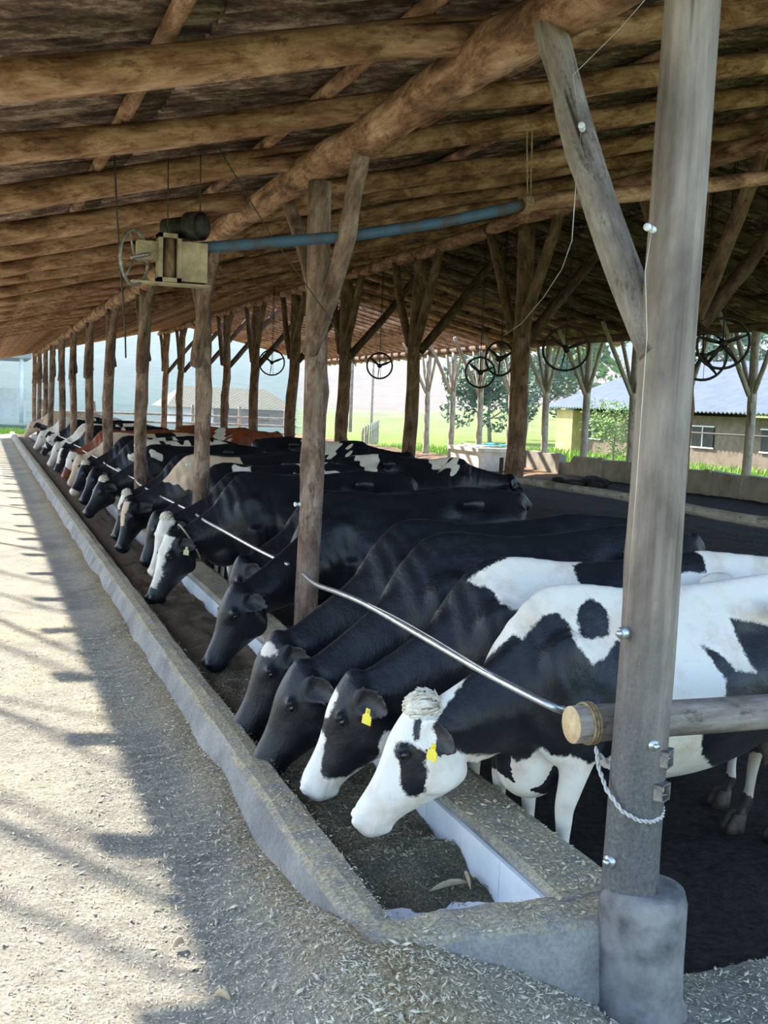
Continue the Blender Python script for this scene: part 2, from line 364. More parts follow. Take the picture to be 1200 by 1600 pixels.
def log(name, p0, p1, r0, r1, mat, parent=None, off=(0, 0, 0), bend=0.02, seed=0, seg=14, knots=3, step=0.22, rough=0.035):
    """A round timber: tapering, slightly crooked, with knots and sawn ends; grain runs along local z."""
    rng = random.Random(seed)
    p0 = Vector(p0); p1 = Vector(p1); d = p1-p0; L = d.length
    n = max(3, int(L/step)+1)
    bx, by = rng.uniform(-1, 1)*bend, rng.uniform(-1, 1)*bend; ph = rng.uniform(0, 6)
    ks = [(rng.uniform(.05, .95)*L, rng.uniform(0, 6.28), rng.uniform(.12, .3)) for _ in range(knots)]
    V = []; F = []
    for i in range(n):
        t = i/(n-1); z = t*L; r = r0+(r1-r0)*t
        cx = bx*math.sin(math.pi*t)+bend*.35*(math.sin(z*1.9+ph)-math.sin(ph)*(1-t)-math.sin(L*1.9+ph)*t)
        cy = by*math.sin(math.pi*t)+bend*.25*(math.sin(z*2.7+ph*2)-math.sin(2*ph)*(1-t)-math.sin(L*2.7+2*ph)*t)
        for k in range(seg):
            th = 2*math.pi*k/seg
            q = r*(1+rough*mnoise.noise(Vector((math.cos(th)*2+seed*3.1, math.sin(th)*2, z*2.2)))*2)
            for kz, kt, ka in ks:
                dz = (z-kz)/(r*1.3); dt = math.atan2(math.sin(th-kt), math.cos(th-kt))
                q += r*ka*math.exp(-dz*dz-dt*dt*4)
            V.append((cx+q*math.cos(th), cy+q*math.sin(th), z))
    for i in range(n-1):
        for k in range(seg):
            k2 = (k+1) % seg; F.append((i*seg+k, i*seg+k2, (i+1)*seg+k2, (i+1)*seg+k))
    F.append(tuple(range(seg-1, -1, -1))); F.append(tuple((n-1)*seg+k for k in range(seg)))
    rot = d.to_track_quat('Z', 'Y')
    o = mesh_obj(name, V, F, mat, parent, tuple(p0-Vector(off)), rot, True)
    # flat ends stay flat
    ps = o.data.polygons; ps[len(ps)-1].use_smooth = False; ps[len(ps)-2].use_smooth = False
    return o
ORD = ['first', 'second', 'third', 'fourth', 'fifth', 'sixth', 'seventh', 'eighth', 'ninth', 'tenth', 'eleventh', 'twelfth', 'thirteenth', 'fourteenth', 'fifteenth', 'sixteenth', 'seventeenth', 'eighteenth', 'nineteenth', 'twentieth']
def ordinal(i):
    if i < 20: return ORD[i]
    tens = {2: 'twenty', 3: 'thirty', 4: 'forty', 5: 'fifty'}[(i+1)//10]
    return tens+'-'+ORD[(i+1) % 10-1] if (i+1) % 10 else {3: 'thirtieth', 4: 'fortieth', 5: 'fiftieth'}[(i+1)//10]

# ------------------------------------------------------------------ barn dimensions
XL, XM, XR = 2.13, 7.4, 14.2          # post rows
BAY = 4.05
YL = [2.93+BAY*k for k in range(12)]
YMID = [5.93+4.05*k for k in range(11)]
RIDGE_X = 8.4
def zr(x):                             # rafter centre line
    return 3.27+0.24*(x-0.1) if x <= RIDGE_X else 3.27+0.24*(RIDGE_X-0.1)-0.215*(x-RIDGE_X)
ROOF_Y0, ROOF_Y1, EAVE_L, EAVE_R = 2.3, 48.2, -1.12, 15.0

# ---- roof sheets (corrugated, waves run down the slope); right slope's far sheets are left off to let sun onto the yard
def roof_patch(name, x0, x1, y0, y1):
    wl = 0.15; per = 6; n = int((y1-y0)/wl*per); xs = [x0]
    nx = max(1, int(round(abs(x1-x0)/1.1)))
    V = []; F = []; row = 0
    for i in range(nx):
        xa = x0+(x1-x0)*i/nx-(0.06 if i else 0); xb = x0+(x1-x0)*(i+1)/nx
        for x, lift in ((xa, 0.0), (xb, 0.012)):
            lf = lift if x <= RIDGE_X else 0.012-lift
            for j in range(n+1):
                y = y0+(y1-y0)*j/n
                V.append((x, y, zr(x)+0.185+lf+0.030*math.cos(2*math.pi*(y-y0)/wl)))
        for j in range(n):
            a = row*(n+1)+j; F.append((a, a+1, a+n+2, a+n+1))
        row += 2
    o = mesh_obj(name, V, F, M['roof'], smooth=True, kind='structure')
    sm = o.modifiers.new('thickness', 'SOLIDIFY'); sm.thickness = 0.006; sm.offset = 1
    return o
roof_patch('ceiling', EAVE_L, RIDGE_X, ROOF_Y0, ROOF_Y1)
roof_patch('ceiling', RIDGE_X, EAVE_R, ROOF_Y0, 28.5)

# ---- rafters
raf_y = [3.15+1.42*k for k in range(18)]+[28.0+.72*k for k in range(28)]  # extra rafters added far down to screen the stretch left without sheets
rg = 'round log rafters under the roof sheets'
for i, y in enumerate(raf_y):
    rng = random.Random(100+i)
    r = rng.uniform(.080, .094) if y < 27 else .092; wob = rng.uniform(-.05, .05) if y < 27 else 0
    o = log('roof_rafter', (EAVE_L-.1, y+wob, zr(EAVE_L-.1)), (RIDGE_X+.15, y-wob, zr(RIDGE_X)+.02), r, r*(.85 if y < 27 else .97), M['wood_rafter'], bend=.045 if y < 27 else .012, seed=200+i, seg=12, knots=6, step=.35)
    tag(o, 'log rafter of the left roof slope, %s from the camera end' % ordinal(i), 'rafter', rg)
    o = log('roof_rafter', (EAVE_R+.1, y+.16+wob, zr(EAVE_R+.1)), (RIDGE_X-.1, y+.16-wob, zr(RIDGE_X)+.02), r, r*.95, M['wood_dark'] if y < 22 else M['wood_rafter'], bend=.045 if y < 27 else .012, seed=300+i, seg=10, knots=4, step=.5)
    tag(o, 'log rafter of the right roof slope, %s from the camera end' % ordinal(i), 'rafter', rg)
# ---- purlins above the rafters
px = [-.45, .72, 1.85, 2.98, 4.1, 5.2, 6.3, 7.4]
pw = ['nearest the left eave', 'second from the left eave', 'third from the left eave', 'fourth from the left eave', 'fifth from the left eave', 'sixth from the left eave', 'seventh from the left eave', 'eighth from the left eave']
for i, x in enumerate(px):
    y1 = ROOF_Y1-.3
    o = log('roof_purlin', (x, ROOF_Y0+.1, zr(x)+.125), (x, y1, zr(x)+.125), .043, .043, M['wood_rafter'], bend=.0, seed=400+i, seg=8, knots=30, step=.5, rough=.06)
    tag(o, 'slim purlin pole on the rafters, '+pw[i], 'purlin', 'purlin poles of the roof')
for i, x in enumerate([9.6, 10.9, 12.2, 13.5]):
    o = log('roof_purlin', (x, ROOF_Y0+.1, zr(x)+.125), (x, 27.8, zr(x)+.125), .043, .043, M['wood_dark'], bend=.0, seed=420+i, seg=8, knots=10, step=1.0, rough=.06)
    tag(o, 'slim dark purlin pole on the right roof slope, %s from the ridge' % ORD[i], 'purlin', 'purlin poles of the roof')

# ---- plates (long beams on the post heads)
ZPL = 3.60; ZPM = zr(XM)-.20; ZPR = zr(XR)-.17
for i in range(4):
    ya = ROOF_Y0-.1+12.15*i if i else ROOF_Y0-.1; yb = min(ROOF_Y1-.1, 14.8+12.15*i)
    o = log('eave_plate_beam', (XL, ya-.1, ZPL), (XL+(.0), yb+.12, ZPL), .112, .098, M['wood_rafter'], bend=.03, seed=500+i, seg=18, knots=12, step=.2, rough=.05)
    tag(o, 'heavy round beam over the feeding-side posts, %s length from the camera' % ORD[i], 'beam', 'beams on the feeding-side posts')
for i in range(4):
    ya = 3.0+12.15*i; yb = min(ROOF_Y1-.1, 15.1+12.15*i)
    o = log('middle_plate_beam', (XM, ya, ZPM), (XM, yb, ZPM), .115, .10, M['wood_rafter'], bend=.04, seed=510+i, seg=14, knots=8, step=.3, rough=.05)
    tag(o, 'heavy round beam over the middle posts, %s length from the camera' % ORD[i], 'beam', 'beams on the middle posts')
for i in range(3):
    ya = 5.0+14*i; yb = min(ROOF_Y1-.1, 18.9+14*i)
    o = log('far_plate_beam', (XR, ya, ZPR), (XR, yb, ZPR), .10, .09, M['wood_brown'], bend=.03, seed=520+i, seg=12, knots=5, step=.4)
    tag(o, 'round beam over the grey posts of the far side, %s length from the camera' % ORD[i], 'beam', 'beams on the far-side posts')

# ---- feeding-side posts with their two braces
def left_post(i, y):
    rng = random.Random(600+i); base = Vector((XL, y, 0))
    e = empty('barn_post', base)
    lean = rng.uniform(-.05, .05) if i > 1 else 0
    if i == 0:
        s = log('shaft', (XL-.065, y, .05), (XL-.025, y+.0, 3.52), .094, .086, M['pillar'], e, base, bend=.012, seed=7, seg=32, knots=3, step=.08, rough=.02)
    else:
        r = rng.uniform(.085, .10)
        s = log('shaft', (XL+lean, y+rng.uniform(-.04, .04), -.05), (XL, y, 3.52), r*.95, r*.88, M['wood_post'], e, base, bend=.035, seed=610+i, seg=18, knots=5, step=.15)
    dy = .88
    if i != 0:
        log('brace', (XL-.07, y-.10, 2.38), (XL-.02, y-dy, 3.56), .058, .052, M['wood_post'], e, base, bend=.05, seed=630+i, seg=14, knots=5, step=.12, rough=.07)
        log('brace', (XL+.05, y+.06, 2.55), (XL+.02, y+dy, 3.54), .055, .05, M['wood_post'], e, base, bend=.03, seed=650+i, seg=12, knots=3, step=.15)
    else:
        log('brace', (XL-.075, y+.0, 2.24), (XL-.05, y+.90, 3.60), .060, .058, M['wood_grey'], e, base, bend=.03, seed=631, seg=18, knots=4, step=.1, rough=.05)
    return e
pl_lab = ['big grey weathered pillar standing in the round concrete footing at the trough end',
 'brown log post with a speckled forward brace, just behind the head-down black cows',
 'brown log post rising beside the cow in the white blaze and neck strap']
posts = []
for i, y in enumerate(YL):
    e = left_post(i, y); posts.append(e)
    lab = pl_lab[i] if i < 3 else 'brown log post of the feeding row, %s from the camera' % ordinal(i)
    tag(e, lab, 'post', 'posts along the feed trough')
# ---- middle posts with three braces
for i, y in enumerate(YMID):
    rng = random.Random(700+i); base = Vector((XM, y, .2)); e = empty('barn_post', base)
    r = rng.uniform(.13, .15)
    if i == 1: r = .10
    log('shaft', (XM+rng.uniform(-.08, .02), y, .1), (XM+.05, y, ZPM-.1), r, r*.82, M['wood_brown'], e, base, bend=.06, seed=710+i, seg=18, knots=8, step=.18, rough=.06)
    log('brace', (XM-.02, y-.14, 3.15), (XM, y-1.05, ZPM-.04), .085, .075, M['wood_brown'], e, base, bend=.05, seed=730+i, seg=12, knots=4, rough=.05)
    log('brace', (XM-.02, y+.12, 3.15), (XM, y+1.1, ZPM-.04), .08, .07, M['wood_brown'], e, base, bend=.04, seed=750+i, seg=12, knots=3)
    log('brace', (XM+.12, y-.03, 3.05), (XM+1.75, y+.1, zr(XM+1.75)-.1), .082, .08, M['wood_dark'], e, base, bend=.03, seed=770+i, seg=12, knots=2)
    tag(e, 'thick log post with three braces in the middle row, %s from the camera' % ordinal(i), 'post', 'posts of the middle row')
# ---- far side posts
YR = [8.9+2.03*k for k in range(13)]
for i, y in enumerate(YR):
    rng = random.Random(800+i); base = Vector((XR, y, .3)); e = empty('barn_post', base)
    log('shaft', (XR, y, .2), (XR, y, ZPR-.05), .095, .085, M['wood_bleached'], e, base, bend=.02, seed=810+i, seg=12, knots=2, step=.3)
    log('brace', (XR, y-.06, 2.55), (XR, y-.62, ZPR-.03), .05, .045, M['wood_bleached'], e, base, bend=.02, seed=820+i, seg=10, knots=1)
    log('brace', (XR, y+.06, 2.55), (XR, y+.62, ZPR-.03), .05, .045, M['wood_bleached'], e, base, bend=.02, seed=840+i, seg=10, knots=1)
    log('brace', (XR-.06, y, 2.5), (XR-.95, y, zr(XR-.95)-.08), .055, .05, M['wood_bleached'], e, base, bend=.02, seed=860+i, seg=10, knots=1)
    tag(e, 'grey forked post of the far open side, %s from the camera' % ordinal(i), 'post', 'forked posts on the far side')

# ------------------------------------------------------------------ ground
def grid(name, xs, ys, zf, mat, kind='structure'):
    V = [(x, y, zf(x, y)) for y in ys for x in xs]; n = len(xs)
    F = [(j*n+i, j*n+i+1, (j+1)*n+i+1, (j+1)*n+i) for j in range(len(ys)-1) for i in range(n-1)]
    return mesh_obj(name, V, F, mat, kind=kind)
def nz(x, y, s, a): return a*mnoise.noise(Vector((x*s, y*s, 3.7)))
def alley_z(x, y):
    z = .13+nz(x, y, 1.3, .012)+nz(x, y, 7, .008)
    if y < 9: z += nz(x, y, 22, .006)
    if y < 14: z += .0065*math.sin(y*58+3*mnoise.noise(Vector((x*3, y, 5))))*math.exp(-((x-.80)/.2)**2)
    z += .05*math.exp(-((x-1.10)/.16)**2)*(0.7+.8*mnoise.noise(Vector((x, y*1.5, 0))))
    # feed heaped towards the trough end wall
    hx = max(0, min(1, (x-.65)/.45)); z += .185*hx*hx*(3-2*hx)*math.exp(-((y-2.95)/(.42 if y < 2.95 else .55))**2)
    return z
fine_y = list(np.arange(1.6, 7.0, .03))+list(np.arange(7.0, 14, .08))+list(np.arange(14, 49, .4))
grid('feed_alley', list(np.arange(-6, -.2, .4))+list(np.arange(-.2, 1.161, .034)), fine_y, alley_z, M['alley'])
def front_z(x, y):
    if x < 1.155: return alley_z(x, y)-.004
    z = .03+nz(x, y, 3, .012)+nz(x, y, 22, .010)
    t = max(0, min(1, (1.95-x)/.8)); z += .085*t
    hx = max(0, min(1, (1.98-x)/.60)); z += (.215*hx**.8)*math.exp(-((max(0, 2.88-y))/.38)**2)
    k = max(0, min(1, (x-1.155)/.22)); return alley_z(1.155+(x-1.155)*.3, y)*(1-k)+z*k
grid('feed_alley', list(np.arange(1.125, 5.0, .03)), list(np.arange(1.2, 3.02, .03)), front_z, M['alley'])
grid('feed_alley', [-6, -4, -2, 0, 1.16], [-3, -1, 0, 1.0, 1.62], lambda x, y: .125, M['alley'])
def pen_z(x, y):
    t = max(0, min(1, (x-5.2)/1.2)); t2 = max(0, min(1, (x-11.5)/2))
    return -.02+.30*t*t*(3-2*t)+.16*t2+nz(x, y, 2.5, .035)+nz(x, y, 9, .02)
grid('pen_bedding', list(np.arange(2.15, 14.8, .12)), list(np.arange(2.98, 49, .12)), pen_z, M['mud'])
# lit fields and hills far behind
def land_z(x, y):
    h = -.25
    if y > 125: h += (y-125)*.085+(max(0, y-230)**1.15)*.07
    h += nz(x, y, .012, 6)*min(1, max(0, (y-135)/60))
    h += max(0, (x-60))*.08*min(1, max(0, (y-60)/60)) + max(0, 20-x)*.03*min(1, max(0, (y-130)/60))
    if y > 150: h += nz(x, y, .05, 1.5)*min(1, (y-150)/60)
    if y < 125: h -= .5*min(1, max(0, (y-70)/40))
    return h
grid('valley_hills', list(np.arange(-160, 420, 6)), list(np.arange(-30, 620, 5)), land_z, M['land'])

# ------------------------------------------------------------------ trough
def prism(name, prof, y0, y1, mat, step=.1, jit=.004, parent=None, kind='structure', seed=0):
    ys = list(np.arange(y0, min(y1, 14), step))+list(np.arange(max(y0, 14), y1, .6))+[y1]; n = len(prof); V = []; F = []
    for y in ys:
        for k, (x, z) in enumerate(prof):
            q = mnoise.noise_vector(Vector((k*1.7+seed, y*2.1, y*.7)))
            V.append((x+q.x*jit*2, y, z+q.z*jit*2))
    for j in range(len(ys)-1):
        for k in range(n):
            k2 = (k+1) % n; F.append((j*n+k, j*n+k2, (j+1)*n+k2, (j+1)*n+k))
    F.append(tuple(range(n))); F.append(tuple((len(ys)-1)*n+k for k in range(n-1, -1, -1)))
    return mesh_obj(name, V, F, mat, parent, smooth=False, kind=kind)
prism('trough_curb', [(1.085, -.05), (1.115, .15), (1.165, .275), (1.19, .295), (1.25, .305), (1.31, .295), (1.335, .27), (1.345, .1), (1.345, -.05)][::-1], 3.0, 48, M['concrete'], .05, .006, seed=3)
prism('trough_ledge', [(1.915, -.05), (1.90, .28), (1.91, .315), (1.93, .33), (2.16, .34), (2.20, .325), (2.21, .28), (2.21, -.05)][::-1], 3.12, 48, M['concrete'], .08, .007, seed=9)
# white tiles on the inside face of the ledge, one mesh per tile near the end
for k in range(22):
    ya = 3.15+.36*k
    tm = MB().box(1.886, ya+.002, .10, 1.905, ya+.358, .305).obj('wall_tile', M['tile'], smooth=False)
    tag(tm, 'white glazed tile inside the trough, %s from the end wall' % ordinal(k), 'tile', 'white tiles lining the trough')
# trough floor with feed
fl = grid('trough_floor', [1.30, 1.6, 1.92], [3.1, 20, 48], lambda x, y: .125, M['tile'])
def bed_z(x, y):
    e = min(1, max(0, (y-3.48)/.4)); q = mnoise.noise(Vector((x*6, y*6, 1)))
    z = .125+.055*e+.05*q*(.6+.5*e)+nz(x, y, 24, .012)-.022*(1-e)
    z += .035*max(0, math.sin((x-1.34)/.56*math.pi))*e
    return z
fb = grid('feed_bed', list(np.arange(1.33, 1.905, .023)), list(np.arange(3.12, 12, .03))+list(np.arange(12, 47.9, .3)), bed_z, M['feedbed'], kind='stuff')
tag(fb, 'bed of chopped feed lying in the concrete trough', 'feed', kind='stuff')
# end wall of the trough
V = []; F = []; nx = 40
for i in range(nx+1):
    x = 1.08+(2.14-1.08)*i/nx; t = i/nx
    top = .325+.006*math.sin(x*9)+.004*math.sin(x*31); q = mnoise.noise(Vector((x*5, 0, 0)))*.012
    yf = 3.00-.07*t; fl_ = .16*(.4+.6*t)
    V += [(x, 3.17, .02), (x, 3.17, top-.01), (x, 3.15, top), (x, yf+.02, top+.004), (x, yf-.005+q, top-.02), (x, yf-.03+q, .16), (x, yf-.05-q, .05), (x, yf-.11+q, .03), (x, yf-.13, -.05)]
n = 9
for i in range(nx):
    for k in range(n-1): F.append((i*n+k, i*n+k+1, (i+1)*n+k+1, (i+1)*n+k))
F.append(tuple(range(n-1, -1, -1))); F.append(tuple(nx*n+k for k in range(n)))
mesh_obj('trough_end_wall', V, F, M['concrete'], kind='structure')
# round footing
V = []; F = []; seg = 40
prof = [(.0, -.05), (.155, -.05), (.16, .03), (.142, .06), (.137, .2), (.137, .38), (.128, .415), (.09, .425), (.0, .425)]
for r_, z_ in prof:
    for k in range(seg):
        th = 2*math.pi*k/seg; q = 1+.03*mnoise.noise(Vector((math.cos(th)*2, math.sin(th)*2, z_*6)))
        V.append((2.115+r_*q*1.07*math.cos(th), 2.895+r_*q*1.07*math.sin(th), z_*1.07))
for i in range(len(prof)-1):
    for k in range(seg): F.append((i*seg+k, i*seg+(k+1) % seg, (i+1)*seg+(k+1) % seg, (i+1)*seg+k))
ft = mesh_obj('post_footing', V, F, M['footing'], loc=(0, 0, 0))
tag(ft, 'round cast concrete footing around the big grey pillar', 'footing')

# ------------------------------------------------------------------ loose chopped feed
def chips(name, n, area, zf, mat, label, smin=.006, smax=.03, seed=1, dens=None, tilt=.5, zoff=.002, long=.12):
    rng = random.Random(seed); V = []; F = []
    c = 0
    while c < n:
        x = rng.uniform(area[0], area[1]); y = area[2]+(area[3]-area[2])*rng.random()**1.6
        if dens and rng.random() > dens(x, y): continue
        c += 1
        L = rng.uniform(smin, smax)*(2.2 if rng.random() < long else 1); W = L*rng.uniform(.15, .5); T = W*.25
        a = rng.uniform(0, math.pi*2); b_ = rng.uniform(-tilt, tilt); z = zf(x, y)+zoff
        ca, sa = math.cos(a), math.sin(a); u = Vector((ca*math.cos(b_), sa*math.cos(b_), math.sin(b_)))
        v = Vector((-sa, ca, rng.uniform(-.5, .5))).normalized(); nn = u.cross(v)
        p = Vector((x, y, z+abs(math.sin(b_))*L*.5)); k = len(V)
        V += [p-u*L*.5, p+v*W*.5-u*L*.1, p+u*L*.5, p-v*W*.5+u*L*.1, p+nn*T+u*L*.05]
        F += [(k, k+1, k+4), (k+1, k+2, k+4), (k+2, k+3, k+4), (k+3, k, k+4), (k, k+3, k+2, k+1)]
    o = mesh_obj(name, V, F, mat, smooth=False); tag(o, label, 'feed', kind='stuff'); return o
chips('loose_feed', 42000, (-.1, 1.14, 2.0, 9.0), alley_z, M['feed_pale'], 'pale chopped feed scattered over the alley left of the curb', dens=lambda x, y: .35+.65*math.exp(-((x-1.05)/.35)**2), seed=1, smin=.004, smax=.018, long=.06)
chips('loose_feed', 26000, (.5, 3.6, 1.9, 3.0), front_z, M['feed_pale'], 'pale chopped feed heaped in front of the trough end wall', dens=lambda x, y: .5+.5*math.exp(-((x-1.3)/.5)**2), seed=2, smin=.005, smax=.022, long=.08)
chips('loose_feed', 15000, (1.35, 1.89, 3.16, 7.0), lambda x, y: max(.124, bed_z(x, y)), M['feed_green'], 'greenish chopped feed shreds on the bed in the trough', seed=3, smin=.004, smax=.016, long=.10, dens=lambda x, y: min(1, max(.10, (y-3.45)/.5)))
chips('loose_feed', 3500, (1.16, 1.33, 3.0, 10), lambda x, y: .302, M['feed_pale'], 'feed crumbs lying along the top of the trough curb', seed=4, smax=.012, tilt=.3)
chips('loose_feed', 2500, (1.93, 2.19, 3.15, 9), lambda x, y: .337, M['feed_pale'], 'feed crumbs lying along the ledge below the cows', seed=5, smax=.02, tilt=.3)
chips('loose_feed', 700, (1.3, 2.1, 2.97, 3.14), lambda x, y: .33, M['feed_pale'], 'feed crumbs lying on the trough end wall', seed=6, smax=.014, tilt=.3)
def husk(x, y, z, a, L, lab):
    P = [(x+math.cos(a)*L*t, y+math.sin(a)*L*t, z+.02*math.sin(t*3.1)) for t in np.linspace(0, 1, 7)]
    o = MB().tube(P, [.002, .010, .014, .015, .013, .008, .001], 10, .5).obj('maize_husk', M['husk']); return tag(o, lab, 'husk', 'maize husks in the feed')
husk(1.80, 3.58, .165, 1.3, .15, 'dry maize husk in the trough corner, leaning on the white tiles')
husk(1.64, 3.62, .16, .1, .19, 'longest dry maize husk at the trough end, lying flat by the wall')
husk(.62, 3.5, .145, .5, .05, 'small pale husk on the alley floor in front of the curb')
husk(.74, 3.12, .15, 2.4, .06, 'pale husk on the shaded alley floor, nearest the camera')

# ------------------------------------------------------------------ rails, rod, gate log
RAILS = [[(2.02, 3.33, .95), (1.915, 3.24, .995), (1.83, 3.594, 1.03), (1.76, 4.128, 1.073), (1.74, 4.69, 1.087), (1.755, 5.18, 1.06), (1.84, 5.85, .985), (2.03, 6.75, .895)],
 [(2.02, 7.1, .905), (1.90, 7.58, .955), (1.82, 8.3, .995), (1.86, 9.3, .965), (2.03, 10.8, .885)]]
for i in range(7):
    ya, yb = YL[i], YL[i+1]
    PT = RAILS[i] if i < 2 else [(XL-.10, ya+.03, .875), (XL-.22, (ya+yb)/2-.8, .915), (XL-.24, (ya+yb)/2+.6, .92), (XL-.10, yb-.05, .875)]
    PT = [tuple(.5*((2*q1)+(-q0+q2)*t+(2*q0-5*q1+4*q2-q3)*t*t+(-q0+3*q1-3*q2+q3)*t**3) for q0, q1, q2, q3 in zip(PT[max(j-1, 0)], PT[j], PT[j+1], PT[min(j+2, len(PT)-1)])) for j in range(len(PT)-1) for t in (0, .25, .5, .75)]+[PT[-1]]
    o = MB().tube(PT, .0145, 10).obj('neck_rail', M['metal'])
    lab = 'shiny steel neck rail running from the big pillar to the next post' if i == 0 else 'steel neck rail over the cows, %s span from the camera' % ORD[i]
    tag(o, lab, 'rail', 'steel neck rails over the cows')
    if i == 0:
        MB().tube([(p[0]-.004, p[1]-.012, p[2]+.022*math.sin(math.pi*k/12)) for k, p in enumerate(PT[6:19])], .003, 6).obj('wire_strand', M['wire'], o)
ge = empty('gate_log', (2.4, 3.16, .9))
def gate_log():
    a = Vector((1.925, 3.11, .965)); b_ = Vector((4.3, 3.05, .968))
    o = log('pole', a, b_, .066, .060, M['wood_grey'], ge, ge.location, bend=.012, seed=77, seg=26, knots=3, step=.1, rough=.015)
    V, F = sph((0, 0, 0), .01)
    d = (a-b_).normalized()
    MB().tube([a-d*.001, a+d*.003], [.0655, .064], 26).obj('cut_end', M['sawn'], ge, loc=tuple(-ge.location))
gate_log(); tag(ge, 'horizontal grey log rail tied behind the big pillar, sawn end facing left', 'rail')

def coil(c, r, ax, turns, tube_r, wob=.004, seg=16, a0=0):
    P = []
    for k in range(int(turns*seg)+1):
        th = a0+2*math.pi*k/seg
        if ax == 'z': P.append((c[0]+r*math.cos(th), c[1]+r*math.sin(th), c[2]+k/seg*tube_r*1.9))
        else: P.append((c[0]+k/seg*tube_r*2.0, c[1]+r*math.cos(th), c[2]+r*math.sin(th)))
    return P
# rope: around pole, down around pillar
P = [(1.99, 3.05, .90), (1.975, 3.0, .84), (1.965, 2.93, .79), (1.985, 2.865, .74), (2.03, 2.832, .715), (2.08, 2.826, .708), (2.13, 2.845, .712), (2.16, 2.88, .725), (2.17, 2.93, .74), (2.15, 3.01, .77), (2.08, 3.05, .81), (2.01, 3.07, .87)]
def twist(P, r):
    out1 = []; out2 = []; Pv = [Vector(p) for p in P]; fine = []
    for i in range(len(Pv)-1):
        for k in range(10): fine.append(Pv[i].lerp(Pv[i+1], k/10))
    fine.append(Pv[-1])
    for i, p in enumerate(fine):
        d = (fine[min(i+1, len(fine)-1)]-fine[max(i-1, 0)]).normalized(); a = d.orthogonal().normalized(); b_ = d.cross(a)
        a = Vector((0, 0, 1))-d*d.z
        if a.length < .1: a = Vector((1, 0, 0))-d*d.x
        a.normalize(); b_ = d.cross(a); th = i*.9
        out1.append(p+(a*math.cos(th)+b_*math.sin(th))*r); out2.append(p-(a*math.cos(th)+b_*math.sin(th))*r)
    return MB().tube(out1, r, 6).tube(out2, r, 6)
ro = twist(P, .0042); tag(ro.obj('tie_rope', M['rope']), 'white twisted rope slung around the big pillar below the log', 'rope')
ro = MB().tube(coil((1.975, 3.112, .965), .071, 'x', 3, .006), .006, 8)
tag(ro.obj('tie_rope', M['rope_brown']), 'grubby rope wound around the log rail beside the pillar', 'rope')
# bolts and brackets on the big pillar
def bolt(p, d, lab, r=.014):
    p = Vector(p); d = Vector(d).normalized()
    o = MB().tube([p-d*.03, p+d*.004], r*1.5, 16).tube([p, p+d*.02], r*.8, 6).obj('pillar_bolt', M['metal'])
    return tag(o, lab, 'bolt', 'bolts in the big pillar')
bolt((1.975, 2.915, 1.33), (-1, -.25, 0), 'bolt sticking out of the left side of the big pillar, above the log')
bolt((1.972, 2.905, .55), (-1, -.3, 0), 'bolt low on the left side of the big pillar, over the footing')
bolt((2.075, 2.838, .965), (.1, -1, 0), 'bolt head on the pillar front, level with the log rail', .012)
def bracket(c, s, lab, rz):
    e = empty('pillar_bracket', c); e.rotation_euler = (0, 0, rz); m_ = MB(); t_ = .006
    m_.box(-s, -.02, -s, -s+t_, .03, s); m_.box(s-t_, -.02, -s, s, .03, s); m_.box(-s, -.02, s-t_, s, .03, s); m_.box(-s, -.02, -s, s, .03, -s+t_); m_.box(-s, .024, -s, s, .03, s)
    m_.obj('box_frame', M['metal_dull'], e, smooth=False)
    w_ = MB()
    rng = random.Random(int(c[2]*100))
    for k in range(5):
        w_.tube([(rng.uniform(-s, s)*.8, -.012, rng.uniform(-s, s)*.8), (rng.uniform(-s, s)*.8, 0, rng.uniform(-s, s)*.8), (rng.uniform(-s, s)*.8, -.01, rng.uniform(-s, s)*.8)], .0025, 5)
    w_.obj('wire_tangle', M['metal'], e); tag(e, lab, 'bracket', 'steel brackets on the big pillar')
bracket((2.13, 2.85, .915), .030, 'square steel bracket on the pillar at log height', R(35))
bracket((2.115, 2.84, .805), .030, 'lower steel bracket on the pillar, above the white rope', R(28))

# insulators and electric wire
def ins(p, d, lab, r=.013):
    p = Vector(p); d = Vector(d).normalized()
    o = MB().tube([p, p+d*.012, p+d*.016, p+d*.03, p+d*.036, p+d*.045], [r*.8, r*.9, r*.45, r*.5, r, r*.9], 14).obj('wire_insulator', M['porcelain'])
    return tag(o, lab, 'insulator', 'insulators of the electric wire')
ins((2.02, 3.42, 3.06), (-.6, -.8, .1), 'white insulator on the brace of the big pillar')
ins((1.985, 2.89, 2.63), (-.9, -.4, .1), 'small insulator on the upper left side of the big pillar')
for i, (p, lab) in enumerate([((2.045, 6.93, 1.35), 'second'), ((2.045, 11.03, 1.35), 'third'), ((2.045, 15.05, 1.35), 'fourth'), ((2.045, 19.1, 1.35), 'fifth'), ((2.045, 23.15, 1.35), 'sixth')]):
    ins(p, (-1, -.2, 0), 'insulator at cow-back height on the %s feeding-row post' % lab, .017)
def wire(P, r, mat, lab, cat='wire', name='fence_wire'):
    return tag(MB().tube(P, r, 5).obj(name, mat), lab, cat)
wire([(2.06, 2.90, 3.5), (1.95, 3.1, 3.30), (1.90, 3.3, 3.20), (1.98, 3.38, 3.09)], .0014, M['wire'], 'thin wire dropping from the roof to the insulator on the brace')
wire([(1.99, 3.38, 3.04), (1.905, 3.25, 2.815), (1.873, 3.2, 2.628), (2.07, 3.6, 2.59), (2.33, 4.2, 2.55), (2.65, 5.0, 2.50), (3.06, 6.0, 2.51)], .0016, M['wire'], 'slack thin wire looping down and away from the brace into the pen')
